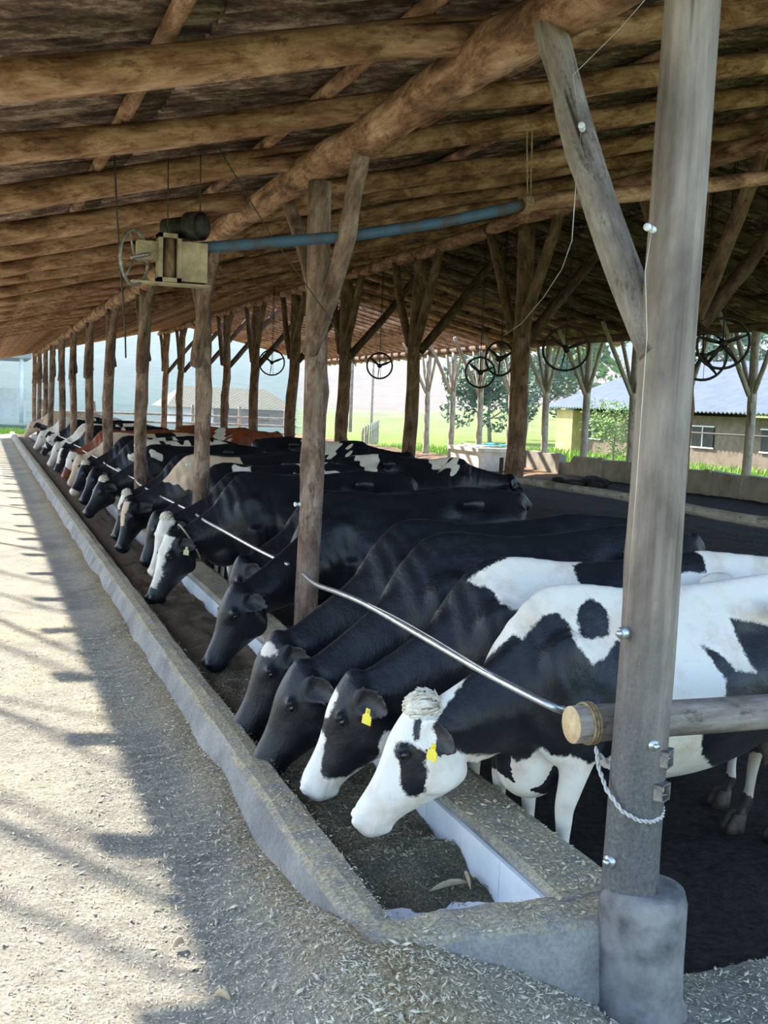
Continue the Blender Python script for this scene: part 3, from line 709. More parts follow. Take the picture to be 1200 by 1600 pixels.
wire([(1.965, 2.87, 2.64), (1.955, 2.88, 2.5), (1.97, 2.87, 2.3), (1.965, 2.87, 1.8), (1.965, 2.88, 1.36)], .0011, M['wire'], 'thin wire hanging down the left side of the big pillar')

# ------------------------------------------------------------------ hoist drive with blue pipe
YP = 6.42
def PX(x, z): return (x, YP, z)
pipe = MB().tube([PX(1.20, 2.935), PX(1.6, 3.0), PX(2.2, 3.10), PX(2.8, 3.24), PX(3.42, 3.42)], [.034, .034, .035, .036, .038], 16)
tag(pipe.obj('blue_pipe', M['blue_pipe']), 'worn blue pipe hung across under the beams, from the drive box', 'pipe')
lg = log('hanging_pole', PX(3.36, 3.41), PX(6.3, 4.0), .058, .052, M['wood_rafter'], bend=.02, seed=91, seg=14, knots=4, step=.15)
tag(lg, 'pale round pole hung under the roof, end to end with the blue pipe', 'pole')
rp = MB()
rp.tube([(3.40, YP, 3.47), (3.36, YP-.02, 3.9), (3.32, YP-.05, zr(3.3)-.08)], .005, 5).tube([(3.43, YP+.01, 3.47), (3.40, YP-.02, 3.9), (3.36, YP-.03, zr(3.3)-.08)], .005, 5)
for k in range(4): rp.tube([(3.37+.014*k, YP+.062*math.cos(t), 3.415+.062*math.sin(t)) for t in np.linspace(0, 6.28, 14)], .006, 6)
tag(rp.obj('hanging_rope', M['rope_brown']), 'doubled rope from the rafters lashed around pipe and pole joint', 'rope')
dv = empty('hoist_drive', (1.10, YP, 2.86))
m_ = MB()
for (a, b_, c_, d_) in ((-.13, -.105, -.14, .14), (-.02, .005, -.14, .14)): m_.box(a, -.06, c_, b_, .06, d_)
m_.box(-.13, -.06, .115, .005, .06, .14); m_.box(-.13, -.06, -.14, .005, .06, -.115)
m_.box(.005, -.05, -.13, .16, .06, .10)
m_.box(-.25, -.03, -.02, -.13, .03, .09); m_.box(-.13, .04, -.13, .0, .06, .13); m_.box(-.28, -.05, -.155, .18, .06, -.142)
m_.obj('gear_housing', M['cream_metal'], dv, smooth=False)
MB().tube([(-.06, -.01, -.11), (-.06, -.01, .11)], .035, 14).obj('spindle', M['wood_brown'], dv)
MB().tube([(-.06, .14, .19), (.06, .02, .20)], [.062, .062], 20).tube([(.06, .02, .20), (.12, -.05, .20)], [.085, .085], 24).obj('motor', M['iron'], dv)
MB().tube([(.12, -.05, .20), (.135, -.068, .20)], [.078, .045], 20).obj('motor_cap', M['iron'], dv)
def ring(c, r, tr, ax='x', seg=32, tilt=0):
    P = []
    for k in range(seg+1):
        th = 2*math.pi*k/seg
        if ax == 'x': P.append((c[0]+math.sin(th)*r*tilt, c[1]+r*math.cos(th), c[2]+r*math.sin(th)))
        else: P.append((c[0]+r*math.cos(th), c[1]+tilt*r*math.sin(th), c[2]+r*math.sin(th)))
    return P
wq = lambda th: (-.27-.135*math.cos(th)*.68, -.07+.135*math.cos(th)*-.73, -.02+.155*math.sin(th))
wh = MB().tube([wq(t) for t in np.linspace(0, 2*math.pi, 33)], .009, 8, caps=False)
for k in range(3):
    wh.tube([(-.27, -.07, -.02), wq(k*2.09+1.2)], .006, 6)
wh.tube([(-.29, -.08, -.02), (-.13, -.0, .03)], .012, 8)
wh.obj('hand_wheel', M['metal_dull'], dv)
tag(dv, 'cream gear box with black motor and hand wheel at the blue pipe end', 'machine')
m_ = MB()
wire([(.72, 6.45, zr(.72)+.05), (.74, 6.45, 3.1), (.80, 6.7, 2.75), (.9, 7.3, 2.5), (.92, 7.4, 2.3)], .006, M['wire_dark'], 'dark hanging rope left of the cream gear box', 'rope', 'hanging_rope')
for x_, z_ in ((.12, .26), (-.07, .14)):
    MB().tube([(x_, 0, z_), (x_, .02, zr(1.10+x_)-.05-2.86)], .004, 6).obj('hanging_cord', M['wire_dark'], dv)
wire([(1.3, 6.3, 3.5), (1.65, 6.4, 3.05), (2.1, 6.6, 2.6), (2.35, 6.75, 2.3)], .004, M['wire_dark'], 'thin cable sagging from the motor past the second post', 'cable', 'sagging_cable')

# ------------------------------------------------------------------ spoked wheels hung in the pen
def spoked(c, r, lab, yaw=0, ntilt=0.0, spokes=3):
    e = empty('ceiling_fan_wheel', c); e.rotation_euler = (ntilt, 0, yaw)
    MB().tube(ring((0, 0, 0), r, .01, 'y'), .018, 8, caps=False).obj('rim', M['iron'], e)
    m_ = MB().tube([(0, -.05, 0), (0, .06, 0)], .045, 14)
    m_.obj('hub', M['iron'], e)
    for k in range(spokes):
        th = k*2*math.pi/spokes+.4
        MB().tube([(.02*math.cos(th), 0, .02*math.sin(th)), (.5*r*math.cos(th), .012, .5*r*math.sin(th)), (r*math.cos(th), 0, r*math.sin(th))], [.02, .028, .012], 8, .4).obj('spoke', M['iron'], e)
    hm = MB().tube([(.0, .03, 0), (.0, .03, zr(c[0])-c[2]-.05)], .009, 6).tube([(.03, .03, -r*1.0), (.03, .03, zr(c[0])-c[2]-.05)], .004, 5)
    h = hm.obj('hanger_rod', M['iron'], e); h.rotation_euler = (-ntilt, 0, 0)
    return tag(e, lab, 'fan', 'spoked fan wheels hanging over the pen')
spoked((8.38, 10.62, 2.94), .31, 'dark spoked fan wheel right of the big pillar, the higher one', R(-25), .3, 5)
spoked((8.85, 11.60, 2.84), .31, 'dark spoked fan wheel right of the big pillar, the lower one behind', R(-20), .1, 5)
spoked((8.05, 13.75, 2.97), .34, 'dark spoked fan wheel hung beside the thick middle post, largest of that cluster', R(-20), .4)
spoked((7.55, 14.9, 2.83), .26, 'dark spoked fan wheel partly behind the thick middle post', R(-60), .1)
spoked((8.1, 16.7, 2.67), .26, 'dark spoked fan wheel against the bright field, left of the thick middle post', R(-15), 0)
spoked((7.65, 20.5, 2.84), .26, 'dark spoked fan wheel against the hillside between two middle posts', R(-15), 0)
spoked((6.5, 24.8, 2.95), .30, 'dark spoked fan wheel seen behind the brown post, against the hill', R(-20), 0)

# ------------------------------------------------------------------ pen rails, low wall, tank
def rail(a, b_, r, mat, lab, flat=False):
    o = log('pen_rail', a, b_, r, r*.9, mat, bend=.02, seed=int(a[1]*10), seg=10, knots=3)
    return tag(o, lab, 'rail', 'rails along the middle row')
rail((XM-.13, 14.2, 1.03), (XM-.13, 9.8, 1.04), .06, M['wood_bleached'], 'long grey rail fixed from the thick middle post towards the pillar')
rail((XM-.13, 9.9, 1.04), (XM-.13, 5.2, 1.06), .062, M['wood_bleached'], 'grey rail on the middle row at the right edge of the picture')
rail((XM-.13, 34.2, 1.0), (XM-.13, 26.3, 1.02), .06, M['wood_bleached'], 'rail between middle posts behind the far cows')
rail((XM-.13, 26.2, 1.02), (XM-.13, 22.2, 1.02), .06, M['wood_bleached'], 'rail between middle posts behind the black and white cow backs')
def pole(x, y, z0, z1, r, lab, mat=None, name='short_post'):
    o = log(name, (x, y, z0), (x+.01, y, z1), r, r*.9, mat or M['wood_dark'], bend=.01, seed=int(x*10+y), seg=10, knots=2)
    return tag(o, lab, 'post')
pole(7.62, 17.6, .1, .95, .045, 'short dark post against the foot of a middle post')
pole(10.6, 20.6, .15, 1.0, .05, 'short lone post in the bedding in front of the white tank')
for i in range(11):
    y0 = 9.9+2.03*(i-1); y1 = y0+2.03
    V = []; F = []; nn = 12; rng = random.Random(900+i)
    for k in range(nn+1):
        y = y0+(y1-y0)*k/nn; tp = .93+.05*mnoise.noise(Vector((y*1.3, 1, 0)))-(.18 if (i == 7 and k > 8) else 0)
        V += [(XR-.09, y, .1), (XR-.09, y, tp), (XR+.09, y, tp+.01), (XR+.09, y, .1)]
    for k in range(nn):
        for q in range(4): F.append((k*4+q, k*4+(q+1) % 4, (k+1)*4+(q+1) % 4, (k+1)*4+q))
    F.append((3, 2, 1, 0)); F.append((nn*4, nn*4+1, nn*4+2, nn*4+3))
    e = mesh_obj('low_wall_panel', V, F, M['wall_concrete'], smooth=False)
    MB().box(XR-.17, y0-.09, .1, XR-.09, y0+.09, .97).obj('pier', M['wall_concrete'], e, smooth=False)
    tag(e, 'low rough concrete wall panel on the far side, %s from the camera' % ORD[i], 'wall', 'low wall panels between the forked posts')
tk = empty('water_tank', (12.9, 26.2, .3))
MB().box(-.55, -.9, 0, .55, .9, .62).box(-.62, -.97, .60, .62, .97, .70).obj('tank_body', M['white_tank'], tk, smooth=False)
MB().box(-.45, -.8, .66, .45, .8, .72).obj('lid', M['white_tank'], tk, smooth=False)
tag(tk, 'white water trough standing by the low wall in the sun', 'trough')
V = [(x, y, .045*mnoise.noise(Vector((x*4, y*4, 0)))+.06*math.exp(-(x*x+y*y)*3)) for y in np.linspace(-.4, .4, 14) for x in np.linspace(-.35, .35, 14)]
F = [(j*14+i, j*14+i+1, (j+1)*14+i+1, (j+1)*14+i) for j in range(13) for i in range(13)]
bc = mesh_obj('blue_cloth', V, F, M['blue_cloth'], loc=(13.1, 25.9, 1.04)); bc.modifiers.new('t', 'SOLIDIFY').thickness = .012
tag(bc, 'crumpled bright blue cloth lying on the white water trough', 'cloth')
rb = MB()
for k in range(14):
    rng = random.Random(k); V, F = sph((rng.uniform(-.8, .8), rng.uniform(-.8, .8), rng.uniform(0, .1)), (rng.uniform(.1, .3), rng.uniform(.1, .3), rng.uniform(.05, .15)), 8, 6); rb.add(V, F)
tag(rb.obj('dirt_heap', M['mud'], loc=(12.9, 20.5, .4)), 'heap of dark bedding against the low wall', 'heap', kind='stuff')
wire([(20, 30, 1.55), (20, 14, 1.62)], .03, M['wire_dark'], 'black hose line stretched across in front of the long shed', 'hose', 'black_hose')

# ------------------------------------------------------------------ surroundings
# long shed with corrugated roof, right
sh = empty('long_shed', (33, 30, 0))
def shed():
    X0, X1, Xm, ya, yb = 29.5, 44, 36.8, 52.5, 4
    ze, zm = 2.25, 4.95
    MB().box(X0+1.0-33, yb-30, -.2, X1-1-33, ya-1.2-30, 2.1).obj('wall', M['tan_wall'], sh, smooth=False)
    V = []; F = []; n = int((ya-yb)/.07)
    for j in range(n+1):
        y = yb+(ya-yb)*j/n; q = .045*math.cos(j*math.pi/2*1.0)
        V += [(X0-33, y-30, ze+q), (Xm-33, y-30, zm+q), (X1-33, y-30, ze+q)]
    for j in range(n):
        for k in range(2): a = j*3+k; F.append((a, a+3, a+4, a+1))
    o = mesh_obj('roof', V, F, M['metal_roof'], sh, smooth=False); o.modifiers.new('t', 'SOLIDIFY').thickness = .03
    MB().add([(X0+.9-33, ya-1.2-30, 2), (Xm-33, ya-1.2-30, zm-.15), (X1-.9-33, ya-1.2-30, 2), (X0+.9-33, ya-1.0-30, 2), (Xm-33, ya-1.0-30, zm-.15), (X1-.9-33, ya-1.0-30, 2)], [(0, 1, 2), (5, 4, 3), (0, 3, 4, 1), (1, 4, 5, 2)]).obj('gable', M['tan_wall'], sh, smooth=False)
    MB().box(X0+.35-33, ya-2.6-30, -.2, X0+1.2-33, ya-.9-30, 2.15).obj('corner_pier', M['yellow_wall'], sh, smooth=False)
    for k in range(9):
        y = 48-4.6*k
        wn_ = MB().box(X0+.93-33, y-30, .7, X0+1.0-33, y+1.5-30, 1.6).obj('window', M['pane'], sh, smooth=False)
        f = MB(); f.box(X0+.9-33, y-.06-30, .64, X0+.94-33, y+1.56-30, .7); f.box(X0+.9-33, y-.06-30, 1.6, X0+.94-33, y+1.56-30, 1.66); f.box(X0+.9-33, y+.72-30, .7, X0+.94-33, y+.78-30, 1.6)
        f.obj('window_frame', M['white_wall'], wn_, smooth=False)
shed(); tag(sh, 'long low shed with pale corrugated roof beyond the far side', 'shed')
# small house with tiled roof
hs = empty('tiled_house', (24.5, 112, -1.0))
MB().box(-5.6, -4, 0, -2.2, 4, 2.1).obj('wall', M['white_wall'], hs, smooth=False)
MB().box(-2.2, -3.5, 0, 5.5, 3.5, 2.0).obj('wall', M['tan_wall'], hs, smooth=False)
def hip(x0, x1, y0, y1, ze, zt, name):
    V = [(x0, y0, ze), (x1, y0, ze), (x1, y1, ze), (x0, y1, ze), (x0+2.4, (y0+y1)/2, zt), (x1-2.4, (y0+y1)/2, zt)]
    mesh_obj(name, V, [(0, 1, 5, 4), (1, 2, 5), (2, 3, 4, 5), (3, 0, 4), (3, 2, 1, 0)], M['tiles'], hs, smooth=False)
hip(-7.2, 6.6, -5, 5, 2.05, 4.2, 'roof')
MB().box(-1, -3.55, .8, .3, -3.48, 1.6).obj('window', M['pane'], hs, smooth=False); MB().box(2.5, -3.55, .8, 3.8, -3.48, 1.6).obj('window', M['pane'], hs, smooth=False)
tag(hs, 'small house with mossy tiled roof and white gable wing', 'house')
# farm shed far left at the end of the alley
fs = empty('open_farm_shed', (-2, 74, 0))
MB().box(-6, -3, 4.1, 5, 6, 4.4).obj('roof', M['metal_roof'], fs, smooth=False)
MB().box(-6, 5.8, 0, 5, 6, 2.2).obj('back_wall', M['white_wall'], fs, smooth=False)
for k in range(4): MB().tube([(-5.5+3.3*k, -2.6, 0), (-5.5+3.3*k, -2.6, 4.1)], .13, 10).obj('leg', M['white_wall'], fs)
tag(fs, 'pale open shed on posts beyond the end of the alley', 'shed')

def tree(name, x, y, h, rad, mat, lab, seed, nleaf=2600, z0=0, trunk_h=.35, leaf=.35):
    rng = random.Random(seed); e = empty(name, (x, y, z0))
    m_ = MB().tube([(0, 0, -.5), (.05*h*rng.uniform(-1, 1), 0, h*.3), (0, 0, h*.7)], [h*.03, h*.022, h*.008], 8)
    for k in range(6):
        a = rng.uniform(0, 6.28); m_.tube([(0, 0, h*(.25+.07*k)), (math.cos(a)*rad*.6, math.sin(a)*rad*.6, h*(.45+.07*k))], [h*.012, h*.004], 6)
    m_.obj('trunk', M['bark'], e)
    V = []; F = []
    cl = [(rng.gauss(0, rad*.45), rng.gauss(0, rad*.45), h*rng.uniform(trunk_h, .92), rng.uniform(.35, .6)*rad) for _ in range(12)]
    for _ in range(nleaf):
        cx, cy, cz, cr = rng.choice(cl); d = Vector((rng.gauss(0, 1), rng.gauss(0, 1), rng.gauss(0, 1))).normalized()*cr*rng.uniform(.7, 1)
        p = Vector((cx, cy, cz))+d*Vector((1, 1, .8)).x; a = Vector((rng.gauss(0, 1), rng.gauss(0, 1), rng.gauss(0, 1))).normalized()*leaf*rng.uniform(.5, 1)
        b_ = a.orthogonal().normalized()*a.length*.5; k = len(V)
        V += [p-a, p+b_, p+a, p-b_]; F.append((k, k+1, k+2, k+3))
    mesh_obj('crown', V, F, mat, e, smooth=False); return tag(e, lab, 'tree')
tree('leafy_tree', 33, 66, 5.5, 2.9, M['leaf'], 'round blue-green tree on the field edge left of the long shed', 1, leaf=.3)
tree('leafy_tree', 40.5, 75, 6.5, 2.9, M['leaf'], 'taller blue-green tree behind the round one', 2, leaf=.3)
tree('leafy_tree', 24.5, 37.5, 2.4, 1.2, M['leaf_light'], 'small light green shrub growing before the shed wall', 3, leaf=.10, nleaf=1800)
g3 = 'trees on the slope behind the long shed'
for k in range(7):
    rng = random.Random(50+k)
    o = tree('hillside_tree', 47+13*k+rng.uniform(-1, 1), 80-6*k+rng.uniform(-2, 2), rng.uniform(10, 14), rng.uniform(4.6, 5.4), M['leaf'] if k % 2 else M['leaf_light'], 'tree on the slope behind the long shed, %s from the left' % ORD[k], 60+k, nleaf=3400, leaf=.5)
    o['group'] = g3
# field fence posts beyond the lit yard
fe = 'thin fence posts in the meadow'
for k in range(9):
    y = 38+2.6*k; x = 13.6+1.05*k
    o = log('fence_post', (x, y, -.3), (x, y, 1.15), .05, .045, M['wood_bleached'], bend=.01, seed=k, seg=8, knots=0)
    tag(o, 'thin fence post in the meadow, %s from the right' % ORD[k], 'post', fe)
o = log('fence_strut', (14.9, 42.5, -.1), (14.1, 42.2, 1.0), .045, .04, M['wood_bleached'], bend=.0, seed=3, seg=8, knots=0)
tag(o, 'slanted strut propping the meadow fence', 'post')
for k, (px_, py_) in enumerate([(31, 90), (52, 96), (44, 120)]):
    o = log('power_pole', (px_, py_, -.5), (px_, py_, 9+land_z(px_, py_)), .16, .12, M['wood_post'], bend=.0, seed=k, seg=8, knots=0, step=2)
    tag(o, 'tall power pole in the fields, %s from the left' % ['first', 'third', 'second'][k], 'pole', 'power poles in the fields')
# grass
def grass(name, n, x0, x1, y0, y1, h, lab, seed, zf=lambda x, y: -.25):
    rng = random.Random(seed); V = []; F = []
    for _ in range(n):
        x = rng.uniform(x0, x1); y = rng.uniform(y0, y1); hh = h*rng.uniform(.4, 1); a = rng.uniform(0, 3.14); w_ = hh*.12
        lx, ly = rng.uniform(-.4, .4)*hh, rng.uniform(-.4, .4)*hh; z = zf(x, y); k = len(V)
        V += [(x-w_*math.cos(a), y-w_*math.sin(a), z), (x+w_*math.cos(a), y+w_*math.sin(a), z), (x+lx, y+ly, z+hh)]; F.append((k, k+1, k+2))
    o = mesh_obj(name, V, F, M['grass_blade'], smooth=False); return tag(o, lab, 'grass', kind='stuff')
grass('meadow_grass', 26000, 14.6, 29, 12, 50, .5, 'bright green grass between the low wall and the long shed', 1)
grass('meadow_grass', 9000, 8, 15, 48.5, 62, .55, 'bright grass at the far end of the lit yard', 2)
grass('meadow_grass', 5000, -3, 2.5, 49, 58, .5, 'grass tufts at the far end of the alley', 3)
# pen end fence far away
for k, z in enumerate((.5, .85, 1.2)):
    tag(log('end_fence_rail', (2.3, 48.6, z), (14, 48.6, z), .05, .05, M['wood_bleached'], bend=.03, seed=k, seg=8, knots=2, step=1), 'fence rail across the far end of the pen, %s from the ground' % ORD[k], 'rail', 'rails closing the far end of the pen')
for k in range(6):
    tag(log('end_fence_post', (2.5+2.2*k, 48.75, -.2), (2.5+2.2*k, 48.75, 1.7), .08, .07, M['wood_bleached'], bend=.01, seed=k+30, seg=8, knots=0), 'fence post at the far end of the pen, %s from the left' % ORD[k], 'post', 'posts closing the far end of the pen')

# slender leafless trees along the left of the alley; their shadows fall across it
def bare_tree(x, y, h, r, seed, lab):
    rng = random.Random(seed); e = empty('leafless_tree', (x, y, 0)); m_ = MB()
    P = [(rng.uniform(-.05, .05)*k, rng.uniform(-.05, .05)*k, h*k/6-.2) for k in range(7)]
    m_.tube(P, [r*(1-.45*k/6) for k in range(7)], 9)
    m_.obj('trunk', M['bark'], e); b_ = MB()
    for k in range(9):
        t = rng.uniform(.35, .97); z = h*t; a = rng.uniform(0, 6.28); L = rng.uniform(.4, 1.2)*(1.2-t)
        q = Vector((0, 0, z)); d = Vector((math.cos(a), math.sin(a), rng.uniform(.3, .9))).normalized()
        b_.tube([q, q+d*L*.6+Vector((0, 0, .05)), q+d*L+Vector((0, 0, .2*L))], [r*.3, r*.2, r*.08], 6)
    b_.obj('branches', M['bark'], e); return tag(e, lab, 'tree', 'leafless trees left of the alley')
for k, (yy, r_) in enumerate([(3.35, .03), (3.95, .055), (4.72, .035), (5.9, .03), (6.35, .03), (7.9, .05), (8.5, .04), (10.3, .04), (11.5, .05), (13.8, .06), (15.2, .05), (18, .06), (21, .06), (25, .07)]):
    x0 = -2.5-(k % 3)*.5; bare_tree(x0, yy+1.72*(.5-x0), 8.2+(k % 4)*.6, r_*1.15, 40+k, 'slender leafless tree left of the alley, %s from the camera' % ORD[k])

# valley haze: a thin real mist that fills the air beyond the barn
hz = MB().box(-150, 56, -6, 330, 500, 45).obj('valley_haze', None, smooth=False)
hz['kind'] = 'structure'
hm = bpy.data.materials.new('mist'); hm.use_nodes = True; ht = hm.node_tree; ht.nodes.clear()
ho = ht.nodes.new('ShaderNodeOutputMaterial'); hv = ht.nodes.new('ShaderNodeVolumeScatter')
hv.inputs['Density'].default_value = .0019; hv.inputs['Anisotropy'].default_value = .2; hv.inputs['Color'].default_value = (.78, .90, 1, 1)
ht.links.new(hv.outputs[0], ho.inputs['Volume']); hz.data.materials.append(hm)

# ------------------------------------------------------------------ cows
def section(c, ax, up, h1, h2, wd, seg, narrow_top=.75, narrow_bot=.8, ex=2.2):
    """closed ring: h1 above / h2 below the centre, half width wd; top and bottom narrower than the middle"""
    side = ax.cross(up); out = []
    for k in range(seg):
        th = 2*math.pi*k/seg; cs, sn = math.cos(th), math.sin(th)
        a = math.copysign(abs(cs)**(2/ex), cs); b_ = math.copysign(abs(sn)**(2/ex), sn)
        hh = h1 if a > 0 else h2
        nar = 1-(1-(narrow_top if a > 0 else narrow_bot))*abs(a)**1.5
        out.append(c+up*(a*hh)+side*(b_*wd*nar))
    return out
def loft(rings):
    V = [p for r in rings for p in r]; seg = len(rings[0]); F = []; n = len(rings)
    for i in range(n-1):
        for k in range(seg):
            k2 = (k+1) % seg; F.append((i*seg+k, i*seg+k2, (i+1)*seg+k2, (i+1)*seg+k))
    c0 = sum(rings[0], Vector())/seg; c1 = sum(rings[-1], Vector())/seg
    V += [c0, c1]; a = len(V)-2
    for k in range(seg):
        k2 = (k+1) % seg; F.append((a, k2, k)); F.append((a+1, (n-1)*seg+k, (n-1)*seg+k2))
    return V, F
def catmull(P, m=3):
    out = []
    for i in range(len(P)-1):
        a = P[max(i-1, 0)]; b_ = P[i]; c = P[i+1]; d = P[min(i+2, len(P)-1)]
        for k in range(m):
            t = k/m
            out.append([.5*((2*q1)+(-q0+q2)*t+(2*q0-5*q1+4*q2-q3)*t*t+(-q0+3*q1-3*q2+q3)*t**3) for q0, q1, q2, q3 in zip(a, b_, c, d)])
    out.append(list(P[-1])); return out

def poly_sdf(px, pz, poly):
    n = len(poly); d = np.full(px.shape, 1e9); inside = np.zeros(px.shape, bool)
    for i in range(n):
        x0, z0 = poly[i]; x1, z1 = poly[(i+1) % n]
        ex, ez = x1-x0, z1-z0; wx, wz = px-x0, pz-z0
        t = np.clip((wx*ex+wz*ez)/(ex*ex+ez*ez+1e-12), 0, 1)
        d = np.minimum(d, (wx-ex*t)**2+(wz-ez*t)**2)
        c = ((z0 > pz) != (z1 > pz)) & (px < (x1-x0)*(pz-z0)/((z1-z0) if z1 != z0 else 1e-9)+x0)
        inside ^= c
    return np.where(inside, 1, -1)*np.sqrt(d)

def build_cow(sp):
    """sp: x, y (withers on the floor), yaw, sc, poll (x,y,z), tilt, hyaw, roll, voxel, coat ..."""
    g = sp.get
    sc = g('sc', 1.0); yaw = R(g('yaw', 0)); parts = []
    # trunk: x, top, bottom, half width
    T = [(1.66, 1.27, 1.10, .05), (1.63, 1.31, 1.00, .13), (1.55, 1.37, .84, .20), (1.42, 1.385, .76, .245), (1.25, 1.40, .70, .27), (1.10, 1.41, .64, .275), (.95, 1.395, .585, .30),
         (.78, 1.375, .545, .345), (.58, 1.36, .525, .375), (.38, 1.355, .53, .355), (.20, 1.375, .55, .305), (.05, 1.385, .575, .265), (-.08, 1.36, .60, .235), (-.18, 1.27, .62, .21), (-.27, 1.15, .655, .165), (-.33, 1.03, .73, .10), (-.355, .93, .80, .04)]
    fat = g('fat', 1.0)
    rings = []
    deep = g('deep', .035)
    for x, tp, bt, wd in catmull(T, 3):
        bt -= deep*max(0, min(1, (x+.3)/.3, (1.5-x)/.4))
        cz = tp*.46+bt*.54
        rings.append(section(Vector((x, 0, cz)), Vector((-1, 0, 0)), Vector((0, 0, 1)), tp-cz, cz-bt, wd*fat, 32, .30, .55, 2.15))
    parts.append(loft(rings))
    # head frame
    P = Vector(g('poll', (-.70, 0, .86))); tilt = R(g('tilt', 20)); hy = R(g('hyaw', 0)); hr = R(g('hroll', 0))
    d = Vector((-math.sin(tilt), 0, -math.cos(tilt))); nn = Vector((-math.cos(tilt), 0, math.sin(tilt)))
    Rm = Matrix.Rotation(hy, 3, 'Z')
    d = Rm @ d; nn = Rm @ nn
    Rr = Matrix.Rotation(hr, 3, d); nn = Rr @ nn
    sd_ = d.cross(nn)                      # lateral; sign resolved below
    near = sd_ if sd_.y < 0 else -sd_      # towards the camera side (-y)
    HL = g('hlen', .90)
    def H(s, n_, l=0.0): return P+d*(s*HL)+nn*n_+near*l
    H_ = [(-.05, -.045, -.12, .045), (-.02, -.005, -.18, .075), (.03, .008, -.25, .095), (.09, .014, -.32, .110), (.15, .016, -.355, .120), (.20, .012, -.355, .114), (.27, .002, -.325, .100), (.34, -.004, -.28, .085), (.41, -.004, -.235, .076), (.47, .0, -.20, .072), (.525, .004, -.18, .076), (.57, -.004, -.165, .076), (.605, -.024, -.15, .066), (.63, -.06, -.12, .035)]
    rings = []
    for s, tp, bt, wd in catmull(H_, 3):
        cz = tp*.45+bt*.55
        ex = 2.6 if s < .3 else 2.3
        rings.append(section(H(s, cz), d, nn, tp-cz, cz-bt, wd, 28, .78, .42, ex))
    parts.append(loft(rings))
    # neck
    nb = Vector((.16, 0, .99)); ne = H(.055, -.125)
    mid = nb.lerp(ne, .55)+Vector((.03, g('nbend', 0), g('nsag', -.01)))
    rings = []
    NK = [(0, .36, .34, .20), (.2, .335, .31, .185), (.4, .275, .26, .155), (.6, .215, .205, .125), (.8, .165, .165, .105), (.93, .135, .145, .092), (1.0, .11, .12, .08)]
    for t, ht, hb, wd in catmull(NK, 3):
        t = max(0, min(1, t)); c = nb*(1-t)**2+mid*2*t*(1-t)+ne*t*t; tg = (mid-nb)*2*(1-t)+(ne-mid)*2*t; tg.normalize()
        up = Vector((0, 0, 1))-tg*tg.z; up.normalize()
        if t > .6:
            u2 = (nn*.3+Vector((0, 0, 1))); u2 = u2-tg*u2.dot(tg); up = up.lerp(u2.normalized(), (t-.6)*2.5*.6).normalized()
        rings.append(section(c, tg, up, ht, hb, wd, 28, .42, .5, 2.1))
    parts.append(loft(rings))
    # dewlap fold
    a = nb+Vector((-.38, 0, -.30)); b_ = H(.10, -.27)
    parts.append(tube([a+Vector((.12, 0, .05)), a, a.lerp(b_, .5)+Vector((.0, 0, -.03)), b_], [.06, .07, .05, .03], 12, .35))
    # brisket
    bz = g('brisket', 0.0)
    parts.append(sph((-.20+bz*1.0, 0, .64-bz*.45), (.17, .125, .13+bz*.4), 18, 12))
    if bz: parts.append(tube([(-.34, 0, .82), (-.22, 0, .66), (-.08, 0, .52), (.06, 0, .50)], [.05, .07, .075, .06], 12, .5))
    # shoulders, haunches
    for s in (-1, 1):
        parts.append(sph((-.02, s*.175, .90), (.17, .085, .30), 20, 14))
        parts.append(sph((1.30, s*.165, .98), (.26, .115, .27), 20, 14))
        parts.append(sph((1.06, s*.225, 1.28), (.11, .05, .06), 14, 10))      # hook bone
        parts.append(sph((1.585, s*.11, 1.20), (.06, .045, .05), 12, 8))        # pin bone
        fx = g('foot', (0, 0))[0 if s < 0 else 1]
        parts.append(tube([(.02, s*.19, .90), (.06, s*.195, .70), (.03, s*.185, .56), (.0+fx*.4, s*.175, .415), (.005+fx*.5, s*.17, .385), (.01+fx*.8, s*.165, .25), (.005+fx, s*.16, .14), (-.01+fx, s*.16, .10), (-.03+fx, s*.16, .05)], [.12, .10, .070, .052, .050, .036, .040, .040, .040], 14, .85))
        hx = g('hind', (0, .12))[0 if s < 0 else 1]
        parts.append(tube([(1.22, s*.17, .95), (1.16, s*.185, .76), (1.25+hx*.3, s*.18, .64), (1.36+hx*.6, s*.17, .54), (1.40+hx*.7, s*.165, .48), (1.385+hx*.8, s*.16, .36), (1.37+hx*.9, s*.16, .22), (1.36+hx, s*.155, .14), (1.34+hx, s*.155, .10), (1.31+hx, s*.155, .05)], [.17, .15, .105, .062, .054, .042, .036, .042, .040, .040], 14, .72))
    # udder and teats
    ux = g('udderx', 1.18)
    parts.append(sph((ux, 0, .58), (.19, .15, .14), 20, 14))
    for sx in (-1, 1):
        for s in (-1, 1): parts.append(tube([(ux+sx*.08, s*.07, .50), (ux+sx*.085, s*.075, .41)], [.022, .014], 8))
    # tail
    parts.append(tube([(1.60, 0, 1.33), (1.68, 0, 1.27), (1.70, .01, 1.1), (1.68, .02, .85), (1.67, .03, .62)], [.045, .035, .024, .018, .016], 10))
    # ears: cupped leaves, one each side
    back = g('ear', .75)
